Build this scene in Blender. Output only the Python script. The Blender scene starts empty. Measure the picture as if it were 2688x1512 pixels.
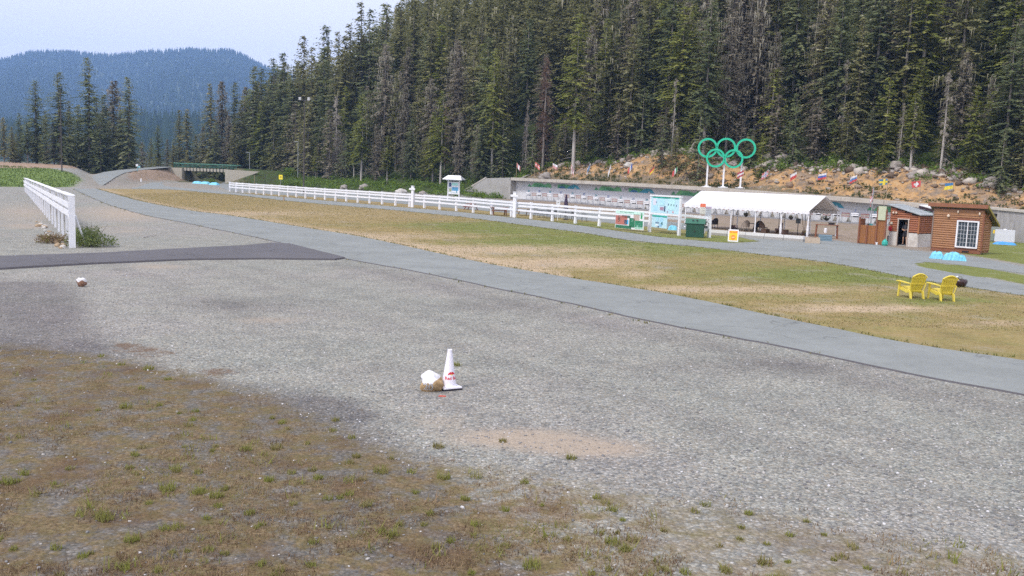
import bpy, math, random
import numpy as np
from mathutils import Vector, Matrix
random.seed(7); np.random.seed(7)
S = bpy.context.scene
C = S.collection
# ------------------------------------------------------------------ camera
F, CX, CY, HC = 2350.0, 1344.0, 756.0, 3.7
TH = math.atan(0.038)
PT = math.atan(284.0 * math.cos(TH) / F)
Fv = np.array([0, math.cos(PT), -math.sin(PT)])
R0 = np.array([1.0, 0, 0]); U0 = np.array([0, math.sin(PT), math.cos(PT)])
RV = R0 * math.cos(TH) + U0 * math.sin(TH)
UV = -R0 * math.sin(TH) + U0 * math.cos(TH)
cam = bpy.data.cameras.new('camera'); cam_o = bpy.data.objects.new('camera', cam); C.objects.link(cam_o)
cam.sensor_width = 36; cam.lens = F * 36 / 2688; cam.clip_end = 12000; cam.clip_start = 0.1
M = Matrix(((RV[0], UV[0], -Fv[0], 0), (RV[1], UV[1], -Fv[1], 0), (RV[2], UV[2], -Fv[2], HC), (0, 0, 0, 1)))
cam_o.matrix_world = M
S.camera = cam_o
# ------------------------------------------------------------------ world, sun, exposure
W = bpy.data.worlds.new("World"); S.world = W; W.use_nodes = True
wt = W.node_tree; bg = wt.nodes['Background']
SUN_EL, SUN_AZ = math.radians(52), math.radians(228)      # azimuth clockwise from +Y
sky = wt.nodes.new('ShaderNodeTexSky'); sky.sky_type = 'NISHITA'; sky.sun_disc = False
sky.sun_elevation = SUN_EL; sky.sun_rotation = SUN_AZ; sky.air_density = 1.0; sky.dust_density = 2.0
# thin overcast: an even pale veil mixed over the clear sky
ov = wt.nodes.new('ShaderNodeMix'); ov.data_type = 'RGBA'; ov.inputs[0].default_value = 0.9
wt.links.new(sky.outputs[0], ov.inputs[6])
tc = wt.nodes.new('ShaderNodeTexCoord'); nz = wt.nodes.new('ShaderNodeTexNoise'); nz.inputs['Scale'].default_value = 1.6; nz.inputs['Detail'].default_value = 4
wt.links.new(tc.outputs['Generated'], nz.inputs['Vector'])
cr = wt.nodes.new('ShaderNodeValToRGB'); cr.color_ramp.elements[0].position = 0.3; cr.color_ramp.elements[1].position = 0.75
cr.color_ramp.elements[0].color = (6.7, 6.6, 7.15, 1); cr.color_ramp.elements[1].color = (7.3, 7.15, 7.6, 1)
wt.links.new(nz.outputs[0], cr.inputs[0]); wt.links.new(cr.outputs[0], ov.inputs[7])
wt.links.new(ov.outputs[2], bg.inputs[0]); bg.inputs[1].default_value = 0.10
sl = bpy.data.lights.new('sun', 'SUN'); sl.energy = 1.5; sl.angle = math.radians(10); sl.color = (1, 0.95, 0.87)
so = bpy.data.objects.new('sun', sl); C.objects.link(so)
sd = Vector((math.sin(SUN_AZ) * math.cos(SUN_EL), math.cos(SUN_AZ) * math.cos(SUN_EL), math.sin(SUN_EL)))
so.rotation_euler = (-sd).to_track_quat('-Z', 'Y').to_euler()
S.view_settings.view_transform = 'Standard'; S.view_settings.look = 'None'
S.view_settings.exposure = 0.93; S.view_settings.gamma = 1; S.view_settings.use_curve_mapping = False
S.render.engine = 'CYCLES'; S.cycles.max_bounces = 5; S.cycles.diffuse_bounces = 3; S.cycles.transparent_max_bounces = 6
S.cycles.volume_bounces = 1; S.cycles.use_adaptive_sampling = True; S.cycles.adaptive_threshold = 0.02
S.cycles.use_denoising = False
HAZE = 0.00017

# ------------------------------------------------------------------ photo pixel <-> place
def ray(u, v):
    return Fv * F + RV * (u - CX) - UV * (v - CY)
def G(u, v, z=0.0):                 # where the line of sight meets the level z
    d = ray(u, v); t = (z - HC) / d[2]
    return (d[0] * t, d[1] * t)
def D(u, v, y):                     # the point at distance y on that line
    d = ray(u, v); t = y / d[1]
    return (d[0] * t, y, HC + d[2] * t)
def proj(x, y, z):
    p = np.array([x, y, z - HC]); c = p @ Fv
    return CX + F * (p @ RV) / c, CY - F * (p @ UV) / c
def hz(x, y, v):                    # height of pixel row v over the place x, y
    k = (CY - v) / F; a = np.array([x, y, 0.0])
    # (a+zk).UV = k (a+zk).Fv
    return HC + (k * (a @ Fv) - a @ UV) / (UV[2] - k * Fv[2])
def projA(x, y, z):
    cx = x * Fv[0] + y * Fv[1] + (z - HC) * Fv[2]; cx = np.where(cx > 0.5, cx, 0.5)
    return CX + F * (x * RV[0] + y * RV[1] + (z - HC) * RV[2]) / cx, CY - F * (x * UV[0] + y * UV[1] + (z - HC) * UV[2]) / cx
def sst(a, b, x):
    t = np.clip((x - a) / (b - a), 0, 1); return t * t * (3 - 2 * t)

# ------------------------------------------------------------------ terrain
R2 = math.sqrt(2)
N0 = 122.8                                             # the range wall runs along x + y = N0*sqrt2
def wn(x, y, f, s=0.0):
    return (np.sin(x * f + 1.3 * np.sin(y * f * .7 + s) + s) + np.sin(y * f * 1.1 + 1.7 * np.sin(x * f * .63 + 2 * s) + 2.1 * s)) * .5
SZ = [-137, -123, -95, -79, -54, -37, -20, 60]
def wall_top(s): return np.interp(s, SZ, [1.0, 4.15, 3.95, 3.72, 2.95, 2.25, 1.9, 1.8])
def bank_top(s): return np.interp(s, [-137, -123, -105, -92, -79, -70, -54, -45, -34, 0], [2.4, 7.2, 9.0, 9.6, 8.0, 7.2, 7.0, 6.7, 5.2, 4.6])
RAMPS = []
def seg_ramp(x, y, z):
    for pts, w, sl in RAMPS:
        for (a, b) in zip(pts[:-1], pts[1:]):
            dx, dy = b[0] - a[0], b[1] - a[1]; L2 = dx * dx + dy * dy
            t = np.clip(((x - a[0]) * dx + (y - a[1]) * dy) / L2, 0, 1)
            d = np.hypot(x - a[0] - t * dx, y - a[1] - t * dy)
            h = a[2] + t * (b[2] - a[2]) - np.maximum(0, d - w) * sl
            z = np.maximum(z, h)
    return z
def T(x, y):
    x = np.asarray(x, float); y = np.asarray(y, float)
    n = (x + y) / R2; s = (x - y) / R2
    ins = sst(-138, -123, s)
    d = n - (N0 + 1.5)
    rough = .35 * wn(x, y, .9) + .22 * wn(x, y, 2.1, 1.) + .8 * wn(x, y, .23, 2.)
    on = sst(0, .25, d)
    zb = wall_top(s) + (bank_top(s) - wall_top(s)) * sst(1.0, 11, d) + rough * sst(1.5, 5, d) * (1 - .6 * sst(12, 20, d))
    zb = zb + .46 * np.clip(d - 12, 0, 150)
    zr = zb * on
    nf = np.interp(s, [-300, -240, -204, -162, -126], [134, 131, 128, 122, 125.5])
    att = np.interp(x / np.maximum(y, 1), [-.34, -.295, -.23, -.19, -.146, -.12], [.0, .08, .30, .48, .8, 1.05])
    e = n - nf
    zl = 1.8 * sst(-14, 0, e) + .50 * att * np.clip(e, 0, 150) + .25 * wn(x, y, .5) * sst(-14, 0, e)
    z = zr * ins + zl * (1 - ins)
    r = x / np.maximum(y, 1)
    z = np.maximum(z, 3.0 * sst(128, 190, y) * sst(-.452, -.50, r) * (1 + .08 * wn(x, y, .05)))
    z = np.where(y < 60, 0, z)
    z = z - .55 * sst(N0 - 24, N0 - 8, n) * (1 - on) * sst(-112, -88, s) * (y > 60)
    z = seg_ramp(x, y, z)
    # the embankments stop at the bridge walls and leave the way under it open
    fr = (y > 218) & (y < 235.2); xl, xr = -85.4, -73.6
    z = np.where(fr & (x > xl - 5.2) & (x <= xl), np.minimum(z, (xl - x) * .68), z)
    z = np.where(fr & (x >= xr) & (x < xr + 6.5), np.minimum(z, (x - xr) * .5), z)
    return np.where((y > 222) & (y < 262) & (x > xl) & (x < xr), 0, z)
def Tf(x, y): return float(T(np.array([x]), np.array([y]))[0])
RAMPS.append(([G(228, 488) + (0.0,), D(272, 464, 176), D(300, 453, 200), D(340, 447, 216), D(437, 438, 234), D(488, 438.5, 236)], 2.4, .5))
RAMPS.append(([D(611, 441.5, 238), D(670, 444, 238), D(748, 450, 240), D(800, 456, 244)[:2] + (1.5,)], 2.4, .5))

# ------------------------------------------------------------------ materials
MATS = {}
def nodes_of(m):
    m.use_nodes = True; nt = m.node_tree; return nt, nt.nodes['Principled BSDF']
def N(nt, t, **kw):
    n = nt.nodes.new(t)
    for k, v in kw.items():
        if k in n.inputs: n.inputs[k].default_value = v
        else: setattr(n, k, v)
    return n
def noise(nt, vec, scale, detail=3, rough=.6, dist=0.0):
    n = N(nt, 'ShaderNodeTexNoise'); n.inputs['Scale'].default_value = scale; n.inputs['Detail'].default_value = detail
    n.inputs['Roughness'].default_value = rough; n.inputs['Distortion'].default_value = dist
    if vec is not None: nt.links.new(vec, n.inputs['Vector'])
    return n.outputs[0]
def ramp(nt, fac, stops):
    r = N(nt, 'ShaderNodeValToRGB'); nt.links.new(fac, r.inputs[0])
    el = r.color_ramp.elements
    el[0].position, el[0].color = stops[0][0], tuple(stops[0][1]) + (1,)
    el[1].position, el[1].color = stops[-1][0], tuple(stops[-1][1]) + (1,)
    for p, c in stops[1:-1]:
        e = el.new(p); e.color = tuple(c) + (1,)
    return r.outputs[0]
def mix(nt, fac, a, b, mode='MIX'):
    m = N(nt, 'ShaderNodeMix'); m.data_type = 'RGBA'; m.blend_type = mode
    for sock, val in ((m.inputs[0], fac), (m.inputs[6], a), (m.inputs[7], b)):
        if isinstance(val, (int, float)): sock.default_value = val
        elif isinstance(val, tuple): sock.default_value = val + (1,)
        else: nt.links.new(val, sock)
    return m.outputs[2]
def mth(nt, op, a, b=0.0, clamp=False):
    m = N(nt, 'ShaderNodeMath'); m.operation = op; m.use_clamp = clamp
    for i, v in enumerate((a, b)):
        if isinstance(v, (int, float)): m.inputs[i].default_value = v
        else: nt.links.new(v, m.inputs[i])
    return m.outputs[0]
def bump(nt, bs, h, strength, dist):
    b = N(nt, 'ShaderNodeBump'); b.inputs['Strength'].default_value = strength; b.inputs['Distance'].default_value = dist
    nt.links.new(h, b.inputs['Height']); nt.links.new(b.outputs[0], bs.inputs['Normal'])
def opos(nt): return N(nt, 'ShaderNodeTexCoord').outputs['Object']
def mat(name, col, rough=.7, var=.15, scale=3.0, dirt=None, bmp=0.0, metal=0.0, stretch=None):
    if name in MATS: return MATS[name]
    m = bpy.data.materials.new(name); nt, bs = nodes_of(m); p = opos(nt)
    if stretch:
        mp = N(nt, 'ShaderNodeMapping'); mp.inputs['Scale'].default_value = stretch; nt.links.new(p, mp.inputs[0]); p = mp.outputs[0]
    a = noise(nt, p, scale, 5, .65)
    c = ramp(nt, a, [(.25, tuple(x * (1 - var) for x in col)), (.75, tuple(min(1, x * (1 + var)) for x in col))])
    if dirt:
        b = noise(nt, p, scale * .45, 6, .75)
        f = ramp(nt, b, [(.5, (0, 0, 0)), (.68, (1, 1, 1))])
        c = mix(nt, mth(nt, 'MULTIPLY', f, dirt[1]), c, tuple(dirt[0]))
    nt.links.new(c, bs.inputs['Base Color'])
    bs.inputs['Roughness'].default_value = rough; bs.inputs['Metallic'].default_value = metal
    if bmp: bump(nt, bs, noise(nt, p, scale * 8, 3), .5, bmp)
    MATS[name] = m; return m
white = mat('white_paint', (.80, .81, .86), .5, .06, 2.5, ((.5, .46, .40), .35))
white_fab = mat('white_fabric', (.80, .80, .84), .7, .03, .5)
concrete = mat('concrete', (.36, .35, .34), .9, .12, .8, ((.24, .22, .19), .5), .004)
concrete_l = mat('pale_concrete', (.46, .43, .39), .9, .12, 1.2, ((.30, .25, .2), .5), .004)
siding = mat('cedar_siding', (.35, .175, .085), .65, .2, 2.0, ((.24, .09, .045), .45), .002, stretch=(1, 1, 6))
siding_r = mat('red_cedar_siding', (.34, .125, .062), .65, .2, 2.0, ((.24, .07, .035), .45), .002, stretch=(1, 1, 6))
trimb = mat('brown_trim', (.22, .085, .045), .6, .15, 3)
wood = mat('weathered_wood', (.36, .27, .18), .8, .2, 3, None, .002)
woodb = mat('brown_boards', (.30, .125, .045), .75, .2, 1.5, None, .002, stretch=(5, 5, 1))
metal = mat('galvanised_metal', (.42, .44, .46), .45, .08, 2, None, 0, .5)
roofm = mat('grey_metal_roof', (.36, .39, .41), .5, .06, 1)
dark = mat('dark_metal', (.03, .03, .035), .5, .2, 5)
black = mat('black_plastic', (.015, .015, .018), .5, .2, 5)
bark = mat('grey_bark', (.25, .225, .21), .95, .3, 1.2, None, .03, stretch=(3, 3, .6))
bark_w = mat('bleached_bark', (.42, .39, .37), .95, .25, 1.2, None, .02, stretch=(3, 3, .6))
ringg = mat('ring_green', (.02, .50, .31), .45, .06, 1)
ding = mat('bin_green', (.012, .07, .045), .5, .2, 2)
yellowp = mat('yellow_plastic', (.74, .60, .08), .55, .1, 4, ((.5, .40, .12), .35))
bluet = mat('light_blue_tarp', (.20, .58, .78), .6, .2, 3)
bluet2 = mat('blue_tarp', (.06, .30, .70), .5, .15, 3)
redw = mat('red_stained_wood', (.26, .06, .035), .7, .2, 3)
pale_y = mat('pale_board', (.50, .53, .38), .8, .06, 2)
def glassy(name, col, rough=.08):
    m = bpy.data.materials.new(name); nt, bs = nodes_of(m)
    c = ramp(nt, noise(nt, opos(nt), 1.5), [(.3, tuple(x * .7 for x in col)), (.7, col)])
    nt.links.new(c, bs.inputs['Base Color']); bs.inputs['Roughness'].default_value = rough
    bs.inputs['Specular IOR Level'].default_value = .6
    return m
glass = glassy('window_glass', (.05, .07, .09))

# ------------------------------------------------------------------ mesh builder
class MB:
    def __init__(s): s.v = []; s.f = []; s.m = []
    def add(s, vs, fs, mi=0):
        b = len(s.v); s.v += [tuple(p) for p in vs]; s.f += [tuple(b + i for i in f) for f in fs]; s.m += [mi] * len(fs); return s
    def box(s, c, d, rz=0, mi=0, rx=0, ry=0, taper=1.0):
        R = Matrix.Rotation(rz, 3, 'Z') @ Matrix.Rotation(ry, 3, 'Y') @ Matrix.Rotation(rx, 3, 'X')
        vs = []
        for k in (-.5, .5):
            q = taper if k > 0 else 1.0
            for i, j in ((-.5, -.5), (.5, -.5), (.5, .5), (-.5, .5)):
                p = R @ Vector((i * d[0] * q, j * d[1] * q, k * d[2])); vs.append((p.x + c[0], p.y + c[1], p.z + c[2]))
        return s.add(vs, [(3, 2, 1, 0), (4, 5, 6, 7), (0, 1, 5, 4), (1, 2, 6, 5), (2, 3, 7, 6), (3, 0, 4, 7)], mi)
    def tube(s, pts, r, n=8, mi=0, cap=True):
        P = [Vector(p) for p in pts]; rr = r if isinstance(r, (list, tuple)) else [r] * len(P); b = []
        for i, p in enumerate(P):
            t = (P[min(i + 1, len(P) - 1)] - P[max(i - 1, 0)]).normalized()
            a = t.cross(Vector((0, 0, 1)) if abs(t.z) < .9 else Vector((1, 0, 0))).normalized(); c = t.cross(a)
            b += [tuple(p + (a * math.cos(2 * math.pi * k / n) + c * math.sin(2 * math.pi * k / n)) * rr[i]) for k in range(n)]
        fs = [(i * n + k, i * n + (k + 1) % n, (i + 1) * n + (k + 1) % n, (i + 1) * n + k) for i in range(len(P) - 1) for k in range(n)]
        if cap: fs += [tuple(range(n)), tuple(range(len(P) * n - 1, (len(P) - 1) * n - 1, -1))]
        return s.add(b, fs, mi)
    def lathe(s, prof, c=(0, 0, 0), n=16, mi=0):
        b = [(c[0] + r * math.cos(2 * math.pi * k / n), c[1] + r * math.sin(2 * math.pi * k / n), c[2] + z) for r, z in prof for k in range(n)]
        fs = [(i * n + k, i * n + (k + 1) % n, (i + 1) * n + (k + 1) % n, (i + 1) * n + k) for i in range(len(prof) - 1) for k in range(n)]
        fs += [tuple(range(n - 1, -1, -1)), tuple(range((len(prof) - 1) * n, len(prof) * n))]
        return s.add(b, fs, mi)
    def prism(s, poly, a, b, mi=0):          # polygon of 3d points extruded by vector b-a
        o = [tuple(np.array(p) + np.array(b) - np.array(a)) for p in poly]; n = len(poly)
        return s.add(list(poly) + o, [tuple(range(n))[::-1], tuple(range(n, 2 * n))] + [(i, (i + 1) % n, n + (i + 1) % n, n + i) for i in range(n)], mi)
    def build(s, name, mats, parent=None, loc=None, smooth=False):
        me = bpy.data.meshes.new(name); me.from_pydata(s.v, [], s.f)
        for m in (mats if isinstance(mats, (list, tuple)) else [mats]): me.materials.append(m)
        if any(s.m): me.polygons.foreach_set('material_index', s.m)
        if smooth: me.polygons.foreach_set('use_smooth', [True] * len(s.f))
        me.update(); return link(name, me, parent, loc)
def link(name, data, parent=None, loc=None):
    o = bpy.data.objects.new(name, data); C.objects.link(o)
    if parent: o.parent = parent
    if loc: o.location = loc
    return o
def tag(o, label=None, cat=None, group=None, kind=None):
    if label: o['label'] = label
    if cat: o['category'] = cat
    if group: o['group'] = group
    if kind: o['kind'] = kind
    return o
def thing(name, label, cat, loc, rz=0, group=None):
    o = link(name, None, None, loc); o.rotation_euler = (0, 0, rz); return tag(o, label, cat, group)
def copy_tree(o, parent=None):
    c = o.copy(); C.objects.link(c); c.parent = parent
    for ch in list(o.children): copy_tree(ch, c)
    return c
def npmesh(name, V, Fc, mats, parent=None, cols=None, mi=None, smooth=False):
    me = bpy.data.meshes.new(name); V = np.asarray(V, np.float32); Fc = np.asarray(Fc, np.int32); k = Fc.shape[1]
    me.vertices.add(len(V)); me.vertices.foreach_set('co', V.ravel())
    me.loops.add(Fc.size); me.loops.foreach_set('vertex_index', Fc.ravel())
    me.polygons.add(len(Fc)); me.polygons.foreach_set('loop_start', np.arange(0, Fc.size, k, dtype=np.int32))
    if mi is not None: me.polygons.foreach_set('material_index', np.asarray(mi, np.int32))
    for m in (mats if isinstance(mats, (list, tuple)) else [mats]): me.materials.append(m)
    if smooth: me.polygons.foreach_set('use_smooth', np.ones(len(Fc), bool))
    for nm, arr in (cols or {}).items():
        at = me.color_attributes.new(nm, 'FLOAT_COLOR', 'POINT'); at.data.foreach_set('color', np.asarray(arr, np.float32).ravel())
    me.update(calc_edges=True); me.validate(); return link(name, me, parent)
def text_mesh(txt, size, depth=.004, bold=False):
    cu = bpy.data.curves.new('t', 'FONT'); cu.body = txt; cu.size = size; cu.extrude = depth; cu.align_x = 'CENTER'; cu.align_y = 'CENTER'
    if bold: cu.offset = size * .02
    o = bpy.data.objects.new('t', cu); C.objects.link(o); dg = bpy.context.evaluated_depsgraph_get(); dg.update()
    me = bpy.data.meshes.new_from_object(o.evaluated_get(dg)); bpy.data.objects.remove(o); return me
# ------------------------------------------------------------------ ground sheet
def pip(poly, u, v):
    inside = np.zeros(u.shape, bool); n = len(poly)
    for i in range(n):
        x1, y1 = poly[i]; x2, y2 = poly[(i + 1) % n]
        if y1 == y2: continue
        c = ((y1 > v) != (y2 > v)) & (u < (x2 - x1) * (v - y1) / (y2 - y1) + x1)
        inside ^= c
    return inside
def world_poly(px): return [G(u, v) for u, v in px]
MAIN_LO = [(194, 497), (238, 517), (287, 538), (375, 563.4), (442, 577), (499, 588), (640, 617), (770, 645), (905, 679), (1100, 715), (1300, 757), (1500, 798), (1710, 845), (2087, 918), (2400, 985), (2700, 1040), (3000, 1104), (4500, 1424)]
MAIN_UP = [(250, 495), (302, 510), (375, 530), (499, 553.5), (600, 566), (700, 582), (860, 608), (981, 629), (1252, 688), (1461, 725), (1774, 777), (2087, 843), (2400, 906), (2700, 950), (3000, 1000), (4500, 1250)]
TR_LO = [(350, 496), (457, 498), (544, 506), (622, 512), (738, 525.6), (850, 536), (980, 547), (1100, 558), (1209, 569), (1317, 583), (1410, 595.5), (1543, 613), (1636, 628.6), (1730, 639), (1850, 650), (1990, 667), (2180, 690), (2320, 716), (2370, 726), (2441, 738.6), (2534, 753), (2620, 766), (2700, 778), (3000, 826), (4000, 986)]
TR_UP = [(433, 488.5), (486, 494), (544, 499), (600, 505), (700, 513.5), (833, 525), (1066, 545), (1200, 556), (1342, 571), (1449, 582.5), (1543, 595), (1636, 608.5), (1730, 622), (1850, 633), (1920, 637.5), (1997, 634)]
MEADOW = MAIN_UP + TR_LO[::-1]
WEEDS = [(-900, 900), (0, 905), (280, 935), (520, 985), (700, 1040), (890, 1130), (1060, 1200), (1350, 1245), (1650, 1285), (2000, 1340), (2400, 1410), (3300, 1560), (3300, 2600), (-2500, 2600)]
xs = np.unique(np.concatenate([np.arange(-16, 22, .22), np.arange(-110, 130, 1.4), -110 - np.cumsum(1.5 * 1.12 ** np.arange(46)), 130 + np.cumsum(1.5 * 1.12 ** np.arange(46))]))
ys = np.unique(np.concatenate([np.arange(4, 34, .22), np.arange(-40, 280, 1.4), -40 - np.cumsum(3 * 1.13 ** np.arange(36)), 280 + np.cumsum(1.5 * 1.12 ** np.arange(48))]))
gx, gy = np.meshgrid(xs, ys, indexing='ij'); gz = T(gx, gy)
far = np.maximum(np.maximum(np.abs(gx) - 300, 0), np.maximum(gy - 420, 0)); gz = gz * np.exp(-far / 500)
gu, gv = projA(gx, gy, gz); gu = np.where(gy < 3, 0, gu); gv = np.where(gy < 3, 3000, gv)
def soft(poly, world=True):
    P = [G(u, v) for u, v in poly]
    return pip(P, gx, gy).astype(float)
def blur(a, k=1):
    for _ in range(k):
        a = (a + np.roll(a, 1, 0) + np.roll(a, -1, 0) + np.roll(a, 1, 1) + np.roll(a, -1, 1)) / 5
    return a
def blob(u0, v0, ru, rv, p=2.0):
    return np.exp(-(((gu - u0) / ru) ** 2 + ((gv - v0) / rv) ** 2))
near = gy > 3
sg = (gx - gy) / R2; ng = (gx + gy) / R2
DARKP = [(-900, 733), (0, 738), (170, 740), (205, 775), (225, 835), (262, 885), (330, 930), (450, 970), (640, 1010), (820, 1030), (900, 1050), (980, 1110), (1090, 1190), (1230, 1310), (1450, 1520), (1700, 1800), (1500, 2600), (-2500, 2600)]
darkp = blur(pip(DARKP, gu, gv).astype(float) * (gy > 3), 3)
weed = blur(pip(WEEDS, gu, gv).astype(float) * near + (gy <= 3), 10)
soil = .75 * blob(330, 560, 140, 26) + .6 * blob(60, 560, 90, 30) + .5 * blob(330, 606, 60, 12) + .6 * blob(420, 700, 90, 8) + .5 * blob(700, 840, 120, 12)
def ldist(px):
    W_ = world_poly(px); d = np.full(gx.shape, 1e9)
    for a, b in zip(W_[:-1], W_[1:]):
        dx, dy = b[0] - a[0], b[1] - a[1]; t = np.clip(((gx - a[0]) * dx + (gy - a[1]) * dy) / (dx * dx + dy * dy), 0, 1); d = np.minimum(d, np.hypot(gx - a[0] - t * dx, gy - a[1] - t * dy))
    return d
LD = ldist(MAIN_LO); lowside = (gv > np.interp(gu, [a for a, b in MAIN_LO], [b for a, b in MAIN_LO])) & (gv > 690)
tracks = (.30 * np.exp(-((LD - 1.5) / .8) ** 2) + .16 * np.exp(-((LD - 5.2) / .35) ** 2) + .16 * np.exp(-((LD - 6.9) / .35) ** 2) + .12 * np.exp(-((LD - 9.6) / .5) ** 2)) * lowside
pale = (.22 * np.exp(-((LD - 3.1) / .6) ** 2) + .2 * np.exp(-((LD - 6.0) / .4) ** 2)) * lowside
sand = (soil + .3 * pale + blob(1360, 1150, 190, 26) * 1.1 + blob(1560, 1180, 160, 22) + .5 * blob(1150, 1105, 90, 22) + .6 * blob(60, 595, 60, 8)) * near
weed = weed * (1 - .42 * sst(1000, 1700, gu - (gv - 1200) * .6) * near)
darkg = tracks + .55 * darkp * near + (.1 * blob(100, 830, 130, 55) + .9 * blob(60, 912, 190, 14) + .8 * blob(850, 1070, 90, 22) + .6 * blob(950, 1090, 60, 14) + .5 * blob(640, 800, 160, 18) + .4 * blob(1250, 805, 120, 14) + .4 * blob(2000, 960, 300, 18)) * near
leafl = (1. * blob(400, 925, 110, 18) + .9 * blob(560, 975, 120, 16) + .8 * blob(330, 905, 60, 10) + .7 * blob(1420, 1255, 120, 14) + .6 * blob(900, 1000, 300, 40) * .4) * near
ISLE = [(2401, 692), (2431, 688), (2498, 693), (2606, 707), (2700, 720), (3100, 790), (4000, 953), (4000, 975), (3000, 812), (2700, 750), (2591, 731), (2498, 716), (2430, 703), (2408, 698)]
isle = pip(world_poly(ISLE), gx, gy).astype(float)
dryp = (blob(250, 600, 60, 14) + .9 * blob(340, 590, 60, 10) + .8 * blob(400, 560, 60, 8) + .7 * blob(160, 600, 30, 30)) * near
meadow = blur(pip(world_poly(MEADOW), gx, gy).astype(float), 1)
GREEN_PX = [(-400, 487), (0, 490), (150, 492), (192, 489), (214, 472), (196, 456), (140, 443), (0, 434), (-400, 431)]
greenf = blur((pip(GREEN_PX, gu, gv) & (gy > 112)).astype(float), 1)
emb = .9 * ((gu > 335) & (gu < 485) & (gv > 442) & (gv < 474) & (gy > 170)).astype(float)
redc = emb + ((gx / np.maximum(gy, 1) < -.42) & (gy > 150) & (gv <= 441)).astype(float) * (gy < 400)
strip = ((gv > np.interp(gu, [600, 740, 880, 1066, 1290, 1400, 1500, 1640, 1850, 1936, 1997], [503, 512, 521, 536, 555, 565, 575, 590, 606, 622, 634])) & (gv < np.interp(gu, [a for a, b in TR_UP], [b for a, b in TR_UP]) + 3) & (gu > 640) & (gu < 2000)).astype(float)
bankm = sst(0, .5, ng - N0 - 1.5) * sst(-136, -126, sg) * (1 - sst(12, 15, ng - N0 - 1.5)) * (gy > 60)
forest = np.clip(sst(-16, -8, ng - np.interp(sg, [-300, -240, -204, -162, -126, -122], [134, 131, 128, 122, 130, 136])) * (gy > 60), 0, 1) * (1 - bankm)
forest = np.maximum(forest, ((gy > 225) & (gx < -60) & (gx / np.maximum(gy, 1) > -.6)).astype(float) * .8)
rangem = blur((pip([G(*p) for p in [(1290, 521), (1337, 527), (1450, 543), (1550, 557), (1640, 570), (1750, 588), (1865, 604), (2112, 628), (2251, 639), (2306, 643), (2363, 652), (2442, 660), (2579, 676), (2654, 690), (2700, 697), (3100, 760)]] + [(110, 60), (2, 172)], gx, gy)).astype(float), 1)
side = ((gu > 2530) & (gy > 45) & (ng < N0) & (rangem > .5)).astype(float)
gravl = np.clip(((gu > 225) & (gu < 640) & (gv < 497) & (gv > 440)).astype(float), 0, 1) * (gy < 260)
n_, m_ = gx.shape
V = np.stack([gx, gy, gz], -1).reshape(-1, 3)
idx = np.arange(n_ * m_).reshape(n_, m_)
Q = np.stack([idx[:-1, :-1], idx[1:, :-1], idx[1:, 1:], idx[:-1, 1:]], -1).reshape(-1, 4)
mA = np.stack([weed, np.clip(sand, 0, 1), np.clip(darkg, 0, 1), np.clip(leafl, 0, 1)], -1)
green_in = np.clip(.3 * sst(900, 1400, gu) + .5 * blob(1250, 590, 500, 10) + blob(1650, 640, 420, 26) + blob(2350, 720, 420, 22) + .8 * blob(1350, 600, 200, 12) + .5 * blob(2450, 790, 150, 16) + .7 * side + .9 * isle, 0, 1)
LDU = ldist(MAIN_UP)
tan_in = np.clip(.85 * np.exp(-(LDU / 1.4) ** 2) * (gu < 1500) + .25 * blob(900, 560, 420, 30) + .9 * blob(1250, 655, 420, 14) + .8 * blob(1900, 760, 420, 12) + blob(1480, 690, 230, 16) + .7 * blob(1000, 620, 260, 10) + blob(2250, 810, 250, 12) + .6 * blob(650, 560, 160, 6) + .7 * blob(2600, 850, 120, 10) + .7 * blob(1680, 720, 90, 10), 0, 1)
mB = np.stack([np.clip(meadow + strip + side + isle + dryp * .42, 0, 1), green_in, tan_in, np.clip(greenf, 0, 1)], -1)
mC = np.stack([forest, bankm, np.clip(redc, 0, 1), np.clip(rangem - side + gravl * .35, 0, 1)], -1)

gm = bpy.data.materials.new('ground_mix'); nt, bs = nodes_of(gm); P = opos(nt)
def attr(nt, name):
    a = N(nt, 'ShaderNodeAttribute'); a.attribute_name = name; s_ = N(nt, 'ShaderNodeSeparateColor'); nt.links.new(a.outputs['Color'], s_.inputs[0])
    return s_.outputs[0], s_.outputs[1], s_.outputs[2], a.outputs['Alpha']
A = attr(nt, 'mA'); B = attr(nt, 'mB'); Cc = attr(nt, 'mC')
vo = N(nt, 'ShaderNodeTexVoronoi'); vo.inputs['Scale'].default_value = 27; nt.links.new(P, vo.inputs['Vector'])
sv = N(nt, 'ShaderNodeSeparateColor'); nt.links.new(vo.outputs['Color'], sv.inputs[0])
nf1 = noise(nt, P, 90, 2); nf2 = noise(nt, P, 9, 5, .7); nf3 = noise(nt, P, 1.1, 6, .65); nf4 = noise(nt, P, .12, 6, .6); nf5 = noise(nt, P, 3.4, 6, .75)
stone = ramp(nt, sv.outputs[0], [(0, (.19, .195, .19)), (.35, (.285, .29, .28)), (.7, (.375, .375, .355)), (.93, (.47, .455, .41)), (1, (.58, .57, .56))])
stone = mix(nt, ramp(nt, sv.outputs[1], [(.6, (0, 0, 0)), (.9, (.6, .6, .6))]), stone, (.33, .28, .22))
vgap = ramp(nt, vo.outputs['Distance'], [(.35, (1, 1, 1)), (.75, (.55, .55, .55))])
stone = mix(nt, .6, stone, vgap, 'MULTIPLY')
big = ramp(nt, nf3, [(.3, (.80, .80, .82)), (.55, (1, 1, 1)), (.8, (1.18, 1.15, 1.12))])
gravel = mix(nt, 1.0, mix(nt, 1.0, stone, (.91, .92, .93), 'MULTIPLY'), big, 'MULTIPLY')
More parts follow.
